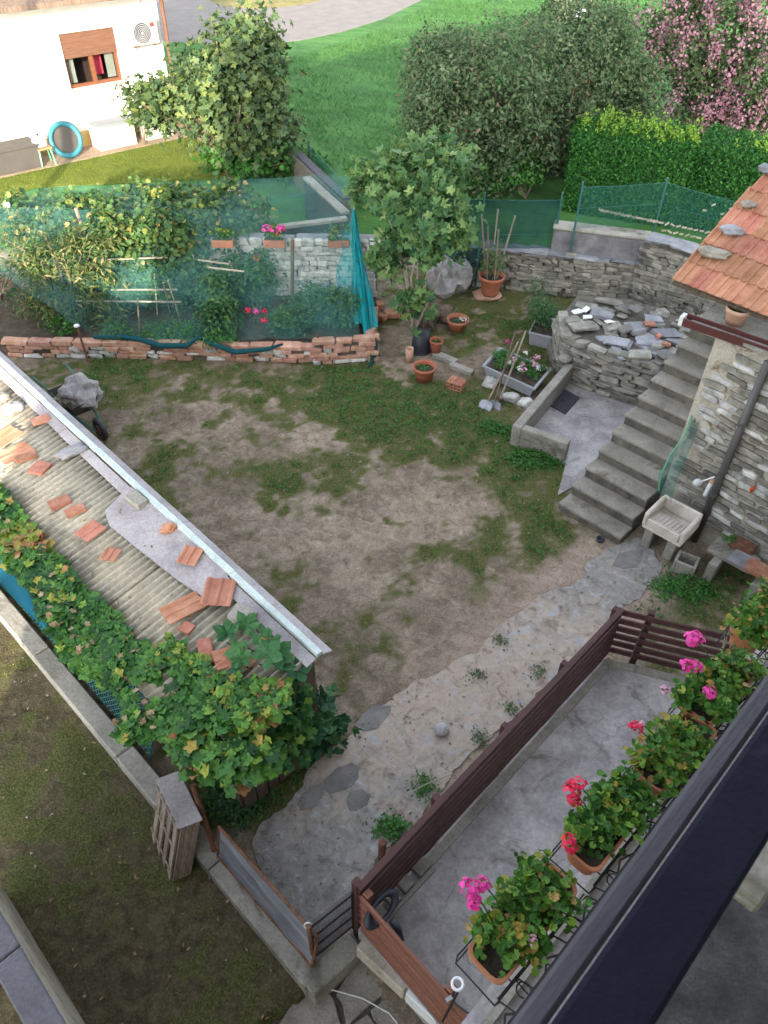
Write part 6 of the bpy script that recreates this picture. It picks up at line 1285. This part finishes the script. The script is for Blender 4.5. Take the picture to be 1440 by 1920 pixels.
for nm, u, v, lumps, mk_, lab, cat in [
    ('olive_bush', 930, 365, [(905, 190, 1.9), (850, 170, 1.3), (960, 140, 1.5), (900, 280, 1.3), (960, 250, 1.3)], 'olive', 'grey green bush with a dried patch, leftmost of the row behind the mesh fence', 'bush'),
    ('olive_bush', 860, 330, [(830, 130, 1.1), (820, 220, 1.0), (870, 270, 1.1)], 'olive', 'brownish grey bush edge against the open meadow', 'bush'),
    ('olive_bush', 1060, 330, [(1030, 150, 1.9), (1090, 110, 1.5), (1010, 230, 1.5), (1060, 60, 1.2), (1000, 300, 1.0), (1050, 240, 1.3)], 'olive', 'tall grey green bush in the middle of the row', 'bush'),
    ('olive_bush', 1160, 300, [(1140, 150, 1.3), (1160, 190, 1.2), (1120, 80, 1.1)], 'olive', 'darker bush beside the pink flowering tree', 'bush')]:
    b = P(u, v, 0); plant(nm, b, [(PY(a_, c_, b.y + R.uniform(-.3, .8)), (r_, r_ * .9, r_ * .9)) for a_, c_, r_ in lumps], T_oval, .13, mk_, lab, cat, 'grey green bushes behind the mesh fence', .07, 420, .17, 40, up=.4)
for u, v, lumps, lab in [(900, 372, [(895, 335, .6), (940, 320, .7)], 'bright green low shrub at the foot of the bushes by the fence'), (985, 372, [(985, 320, .55), (960, 300, .5)], 'small bright green shrub beside the dark gap of the hedge'), (700, 380, [(690, 320, .5), (700, 360, .5)], 'light green shrub left of the young fig'), (560, 320, [(565, 300, .55), (600, 320, .4)], 'green shrub at the corner of the grey framed fence')]:
    b = P(u, v, 0); plant('shrub', b, [(PY(a_, c_, b.y), (r_, r_ * .8, r_ * .8)) for a_, c_, r_ in lumps], T_oval, .13, 'weed', lab, 'shrub', 'low green shrubs', .03, 60, .12, 26, up=.5, bias=.1)
b = P(430, 335, 0); plant('shrub', b, [(PY(440, 305, b.y), (.9, .5, .35)), (PY(520, 300, b.y), (.6, .5, .5))], T_ger, .15, 'weed', 'rough greenery under the big fig tree', 'shrub', None, .03, 60, .15, 18)
# pink flowering tree
b = P(1330, 260, 0); YL = b.y
lum = [(1330, 60, 2.0), (1265, 110, 1.7), (1400, 120, 2.0), (1290, 190, 1.6), (1380, 190, 1.7), (1440, 40, 1.8), (1260, 30, 1.6), (1450, 180, 1.6), (1340, -40, 2.0), (1320, 230, 1.3), (1400, 240, 1.2)]
t = plant('flowering_tree', b, [(PY(a_, c_, YL + R.uniform(-.3, .6)), (r_ * .75, r_ * .65, r_ * .65)) for a_, c_, r_ in lum], T_oval, .17, 'mauve', 'crape myrtle tree covered in lilac pink panicles at the top right', 'tree', None, .08, 460, .2, 34, up=.4)
pos, nr = [], []
for k in range(210):
    a_, c_, r_ = R.choice(lum); u_ = unit(1)[0]; u_[1] = -abs(u_[1]) * .9; u_[2] = abs(u_[2]) * .8 - .15; q = np.array(PY(a_, c_, YL)) + u_ * r_ * .78; m_ = 34
    if R.random() < .3 and a_ > 1350: continue
    p = q + NR.normal(size=(m_, 3)) * np.array([.09, .09, .19]); pos.append(p); nr.append(NR.normal(size=(m_, 3)) + u_)
scatter('blossom', T_petal, np.vstack(pos), np.vstack(nr), .085, M['lilacpink'], t, None, 'stuff')
# hedge
def hedge(px_front, zt, depth, lab, n, sprigs=0, htop=None):
    t = thing('hedge', P(*px_front[0], 0), lab, 'hedge'); a, c = P(*px_front[0], 0), P(*px_front[1], 0); d_ = (c - a).normalized(); n_ = Vector((-d_.y, d_.x, 0)); L = (c - a).length
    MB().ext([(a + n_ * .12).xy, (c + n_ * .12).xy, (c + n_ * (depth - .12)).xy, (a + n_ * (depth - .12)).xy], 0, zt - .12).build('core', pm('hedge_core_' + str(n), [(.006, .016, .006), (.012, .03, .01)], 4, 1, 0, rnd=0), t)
    def face(m_, fn_, nrm):
        s_ = NR.random((m_, 2)); p = fn_(s_); q = p + np.array(nrm) * (NR.normal(0, .05, (m_, 1)) + .10 * (fbm(p[:, 0] + p[:, 2], p[:, 1] + p[:, 2], .5, 8, 3)[:, None] - .5)); return q, NR.normal(size=(m_, 3)) * .55 + np.array(nrm)
    A_ = np.array(a); D = np.array(d_); Nn = np.array(n_)
    f1_ = face(int(n * .5), lambda s_: A_ + s_[:, :1] * L * D + s_[:, 1:] * np.array([0, 0, zt]), -Nn); f2_ = face(int(n * .33), lambda s_: A_ + s_[:, :1] * L * D + s_[:, 1:] * depth * Nn + np.array([0, 0, zt - .03]), np.array([0, 0, 1.])); f3_ = face(int(n * .17), lambda s_: A_ + s_[:, :1] * depth * Nn + s_[:, 1:] * np.array([0, 0, zt]), -D)
    p = np.vstack([f1_[0], f2_[0], f3_[0]]); nr_ = np.vstack([f1_[1], f2_[1], f3_[1]]); scatter('foliage', T_oval, p, nr_, .085 * NR.uniform(.7, 1.3, len(p)), M['Lhedge'], t, None, 'stuff')
    if sprigs:
        pos = []
        for k in range(sprigs):
            q = A_ + R.random() ** .8 * L * D + R.random() * depth * .8 * Nn + np.array([0, 0, zt]); hh = R.uniform(.08, .42); m_ = 16; s_ = NR.random((m_, 1)); pos.append(q + s_ * np.array([0, 0, hh]) + NR.normal(size=(m_, 3)) * .045)
        pos = np.vstack(pos); scatter('new_shoots', T_oval, pos, NR.normal(size=pos.shape) + np.array([0, 0, .6]), .09, M['Llime'], t, None, 'stuff')
    return t
hz = top_z(P(1052, 392, 0), 246)
hedge([(1052, 392), (1262, 425)], hz, 1.5, 'clipped dense hedge with bright lime shoots on top behind the dark rendered wall', 26000, 95)
hedge([(1264, 418), (1480, 470)], hz * 1.0, 1.7, 'darker hedge continuing right towards the tiled roof', 20000, 14)

# ================================================================== white house
HR, HLv = P(330, 238, 0), P(0, 308, 0); hd = (HLv - HR).normalized(); hn = Vector((hd.y, -hd.x, 0));
if hn.y < 0: hn = -hn
ho = thing('white_house', HR + hd * 3, 'white rendered house with brown window and air conditioner at the top left', 'house')
def HQ(s_, n_, z): q = HR + hd * s_ + hn * n_; return Vector((q.x, q.y, z))
def wall_hit(u, v, out=0.):
    r = Vector(ray(u, v)); o_ = Vector((0, 0, CAMZ)); p0_ = HQ(0, -out, 0); k = (p0_ - o_).dot(hn) / r.dot(hn); q = o_ + r * k; return (q - HR).dot(hd), q.z
wl_ = [wall_hit(*q) for q in ((110, 66), (212, 48), (232, 152), (134, 168))]; s0 = min(wl_[1][0], wl_[2][0]); s1 = max(wl_[0][0], wl_[3][0]); z0 = (wl_[2][1] + wl_[3][1]) / 2; z1 = (wl_[0][1] + wl_[1][1]) / 2
EH = wall_hit(40, 10)[1]; EH = max(2.9, min(EH, 4.2)) + .05
for a_, b2, zz0, zz1 in ((-.0, s0, 0, EH), (s1, 12, 0, EH), (s0, s1, 0, z0), (s0, s1, z1, EH)):
    MB().ext([HQ(a_, 0, 0).xy, HQ(b2, 0, 0).xy, HQ(b2, .3, 0).xy, HQ(a_, .3, 0).xy], zz0 - (.1 if zz0 == 0 else 0), zz1).build('wall', M['white'], ho)
MB().ext([HQ(0, .302, 0).xy, HQ(.3, .302, 0).xy, HQ(.3, 8, 0).xy, HQ(0, 8, 0).xy], -.1, EH).build('wall', M['white'], ho)
MB().ext([HQ(.31, .8, 0).xy, HQ(12, .8, 0).xy, HQ(12, .9, 0).xy, HQ(.31, .9, 0).xy], 0, EH).build('dark_backing', M['dark'], ho)  # near-black sheet, the dimness of the room put into its colour
mb = MB(); A_ = [HQ(-.5, -.75, EH - .05), HQ(12.5, -.75, EH - .05), HQ(12.5, 4, EH + 1.6), HQ(-.5, 4, EH + 1.6)]; A2 = [q + Vector((0, 0, .12)) for q in A_]; mb.add(A_ + A2, [(0, 1, 2, 3), (7, 6, 5, 4), (0, 4, 5, 1), (1, 5, 6, 2), (2, 6, 7, 3), (3, 7, 4, 0)]); mb.build('roof', M['oldwood'], ho)
MB().tube([HQ(-.12, -.1, 0), HQ(-.12, -.1, EH)], .06, 8).build('downpipe', M['shutter'], ho)
MB().ext([HQ(-.002, -.02, 0).xy, HQ(6, -.02, 0).xy, HQ(6, -.003, 0).xy, HQ(-.002, -.003, 0).xy], 0, .42).build('plinth', M['yellowpaint'], ho)
wn_ = MB(); fw_ = .09
for a_, b2, c_, e_ in ((s0, s0 + fw_, z0, z1), (s1 - fw_, s1, z0, z1), (s0 + fw_, s1 - fw_, z0, z0 + fw_), ((s0 + s1) / 2 - .06, (s0 + s1) / 2 + .06, z0 + fw_, z1 - .05)):
    wn_.ext([HQ(a_, .10, 0).xy, HQ(b2, .10, 0).xy, HQ(b2, .18, 0).xy, HQ(a_, .18, 0).xy], c_, e_)
wo = wn_.build('window', M['brownwood'], ho)
nsl = 9; sh_top, sh_bot = z1, z0 + (z1 - z0) * .55
for k in range(nsl):
    zz = sh_bot + (sh_top - sh_bot) * k / nsl; MB().ext([HQ(s0 + .01, .03, 0).xy, HQ(s1 - .01, .03, 0).xy, HQ(s1 - .01, .06, 0).xy, HQ(s0 + .01, .06, 0).xy], zz, zz + (sh_top - sh_bot) / nsl * .96).build('shutter_slat', M['shutter'], wo)
MB().ext([HQ(s0 - .15, -.10, 0).xy, HQ(s1 + .05, -.10, 0).xy, HQ(s1 + .05, .1, 0).xy, HQ(s0 - .15, .1, 0).xy], z0 - .07, z0 - .005).build('sill', M['pinkpot' if 0 else 'concrete'], wo)
MB().ext([HQ(s0 + fw_, .24, 0).xy, HQ(s0 + .35, .24, 0).xy, HQ(s0 + .35, .25, 0).xy, HQ(s0 + fw_, .25, 0).xy], z0 + .1, z1 - .1).build('curtain', M['curtain'], wo)
MB().ext([HQ(s1 - .32, .24, 0).xy, HQ(s1 - fw_, .24, 0).xy, HQ(s1 - fw_, .25, 0).xy, HQ(s1 - .32, .25, 0).xy], z0 + .1, z1 - .1).build('curtain', M['curtain'], wo)
MB().ext([HQ(s0 + .36, .5, 0).xy, HQ(s0 + .72, .5, 0).xy, HQ(s0 + .72, .52, 0).xy, HQ(s0 + .36, .52, 0).xy], z0 + .15, z0 + .75).build('red_cloth', M['redcloth'], wo)
MB().ext([HQ(s0 + fw_, .195, 0).xy, HQ(s0 + fw_ + .02, .195, 0).xy, HQ(s0 + fw_ + .02, .2, 0).xy, HQ(s0 + fw_, .2, 0).xy], z0 + .1, z1 - .1).build('pane', M['glass'], wo)
# air conditioner
aw = [wall_hit(240, 42, .3), wall_hit(292, 35, .3), wall_hit(298, 82, .3), wall_hit(248, 86, .3)]; as0 = min(a[0] for a in aw); as1 = max(a[0] for a in aw); az0 = (aw[2][1] + aw[3][1]) / 2; az1 = (aw[0][1] + aw[1][1]) / 2
ac = thing('air_conditioner', HQ((as0 + as1) / 2, -.2, az0), 'white air conditioner unit with a round fan grille on the white house', 'air conditioner')
MB().ext([HQ(as0, -.05, 0).xy, HQ(as1, -.05, 0).xy, HQ(as1, -.33, 0).xy, HQ(as0, -.33, 0).xy], az0, az1).build('casing', M['ac'], ac, bevel=.015)
fc = HQ(as1 - (as1 - as0) * .42, -.335, (az0 + az1) / 2); fm = Matrix((hd, Vector((0, 0, 1)), -hn)).transposed(); rr0 = (az1 - az0) * .40
for k in range(5): MB().torus(fc, rr0 * (1 - k * .19), .013, fm, 28, 5).build('grille_ring', M['iron'], ac, True)
mb = MB(); n_ = len(mb.v); mb.add([tuple(fc + hn * .004 + fm @ Vector((rr0 * math.cos(a_), rr0 * math.sin(a_), 0))) for a_ in np.linspace(0, 6.283, 24, endpoint=False)], [tuple(range(24))]); mb.build('fan_disc', M['greyplastic'], ac)
rdm = flat('red_badge', (.55, .04, .04), .5); q = as0 + (as1 - as0) * .12
MB().ext([HQ(q, -.333, 0).xy, HQ(q + .13, -.333, 0).xy, HQ(q + .13, -.338, 0).xy, HQ(q, -.338, 0).xy], az1 - .17, az1 - .07).build('badge', rdm, ac)
for s_ in (as0 + .12, as1 - .12): MB().ext([HQ(s_, -.001, 0).xy, HQ(s_ + .03, -.001, 0).xy, HQ(s_ + .03, -.32, 0).xy, HQ(s_, -.32, 0).xy], az0 - .06, az0 - .003).build('bracket', M['rust'], ac)
MB().tube([HQ(as0 + .25, -.02, az1), HQ(as0 + .25, -.02, az1 + .5)], .012, 6).build('cable', M['greyplastic'], ac)
# things along the house foot
def hbox(name, sa, sb, na, nb_, za, zb, mt, lab, cat, lid=None):
    t = thing(name, HQ((sa + sb) / 2, (na + nb_) / 2, 0), lab, cat); MB().ext([HQ(sa, na, 0).xy, HQ(sb, na, 0).xy, HQ(sb, nb_, 0).xy, HQ(sa, nb_, 0).xy], za, zb).build('body', M[mt], t, bevel=.012)
    if lid: MB().ext([HQ(sa - .02, na - .02, 0).xy, HQ(sb + .02, na - .02, 0).xy, HQ(sb + .02, nb_, 0).xy, HQ(sa - .02, nb_, 0).xy], zb + .003, zb + .06).build('lid', M[lid], t, bevel=.012)
    return t
def sof(u, v): q = P(u, v, 0); return (q - HR).dot(hd)
sl_pave = MB().ext([HQ(-.2, -1.0, 0).xy, HQ(12, -1.0, 0).xy, HQ(12, -.0, 0).xy, HQ(-.2, -.0, 0).xy], -.1, .0).build('house_path', pm('pinkish_paving', [(.28, .2, .16), (.36, .27, .22)], 2, .9, .3, 20, 0)); tag(sl_pave, 'pinkish paved strip along the foot of the white house', kind='structure')
hbox('storage_chest', sof(245, 262), sof(170, 272), -.75, -.12, 0, .62, 'chest', 'larger white storage chest with a grey lid below the window', 'chest', 'greychest')
hbox('storage_chest', sof(322, 250), sof(265, 258), -.7, -.12, 0, .58, 'chest', 'white storage box nearest the corner of the white house', 'chest', 'ac')
hbox('stone_trough', sof(60, 295), sof(-40, 312), -.9, -.12, 0, .55, 'tub', 'long dark grey trough at the left edge before the white house', 'trough', 'tub')
tr = thing('trampoline', HQ(sof(122, 288), -.5, 0), 'small round trampoline with light blue rim leaning on the white house', 'trampoline')
tc = HQ(sof(122, 288), -.62, .48); tm = Matrix((hd, (Vector((0, 0, 1)) + hn * .35).normalized(), hd.cross((Vector((0, 0, 1)) + hn * .35).normalized()))).transposed()
MB().torus(tc, .42, .075, tm, 32, 8).build('rim', M['blue'], tr, True); MB().add([tuple(tc + tm @ Vector((.42 * math.cos(a_), .42 * math.sin(a_), 0))) for a_ in np.linspace(0, 6.283, 28, endpoint=False)], [tuple(range(28))]).build('mat', M['tub'], tr)
gc = thing('garden_chair', HQ(sof(78, 297), -.7, 0), 'green plastic stool with a rusty seat beside the blue trampoline', 'stool'); cc0 = HQ(sof(75, 297), -.75, 0)
for dx in (-.2, .2):
    for dy in (-.18, .18): MB().bar(cc0 + hd * dx + hn * dy, cc0 + hd * dx * .8 + hn * dy * .8 + Vector((0, 0, .42)), .04, .04).build('leg', M['greenplastic'], gc)
MB().box(cc0 + Vector((0, 0, .44)), (.42, .38, .04), rz=math.atan2(hd.y, hd.x)).build('seat', M['pot'], gc, bevel=.008)
t = thing('white_canister', cc0 + Vector((0, 0, .46)), 'white plastic canister resting on the green stool', 'canister'); MB().box(cc0 + hd * .05 + Vector((0, 0, .62)), (.34, .22, .3), rz=math.atan2(hd.y, hd.x) + .3).build('body', M['white_plastic'], t, bevel=.03); MB().tube([cc0 + hd * .05 + Vector((0, 0, .77)), cc0 + hd * .05 + Vector((0, 0, .82))], .035, 8).build('cap', M['iron'], t)
b = HQ(sof(256, 262), -.9, 0); plant('sapling', b, [((b.x, b.y, .75), (.28, .25, .22))], T_fig, .16, 'bigfig', 'small fig sapling between the two white chests', 'sapling', None, .02, 8, .1, 8)
# utility pole whose shade crosses the lawn and the house wall
up = thing('utility_pole', (-9.35, 13.0, 0), 'grey utility pole standing outside the left edge, shading the white house', 'pole'); MB().tube([(-9.35, 13., -.1), (-9.35, 13., 9)], [.15, .11], 12).build('pole', M['greywood'], up)
# backdrop beyond
bk = PY(600, -380, 90)
tr_pos = []
for i in range(14):
    x = -55 + i * 9; p, n = crown_pts((x, 85 + R.uniform(-5, 5), 5), (6, 5, 5), 60, .9, 10); tr_pos.append((p, n))
p = np.vstack([a[0] for a in tr_pos]); n = np.vstack([a[1] for a in tr_pos]); o = scatter('far_wood', T_oval, p, n, 1.4, M['Lhedge'], None, None, 'stuff'); tag(o, 'far wood beyond the meadow')
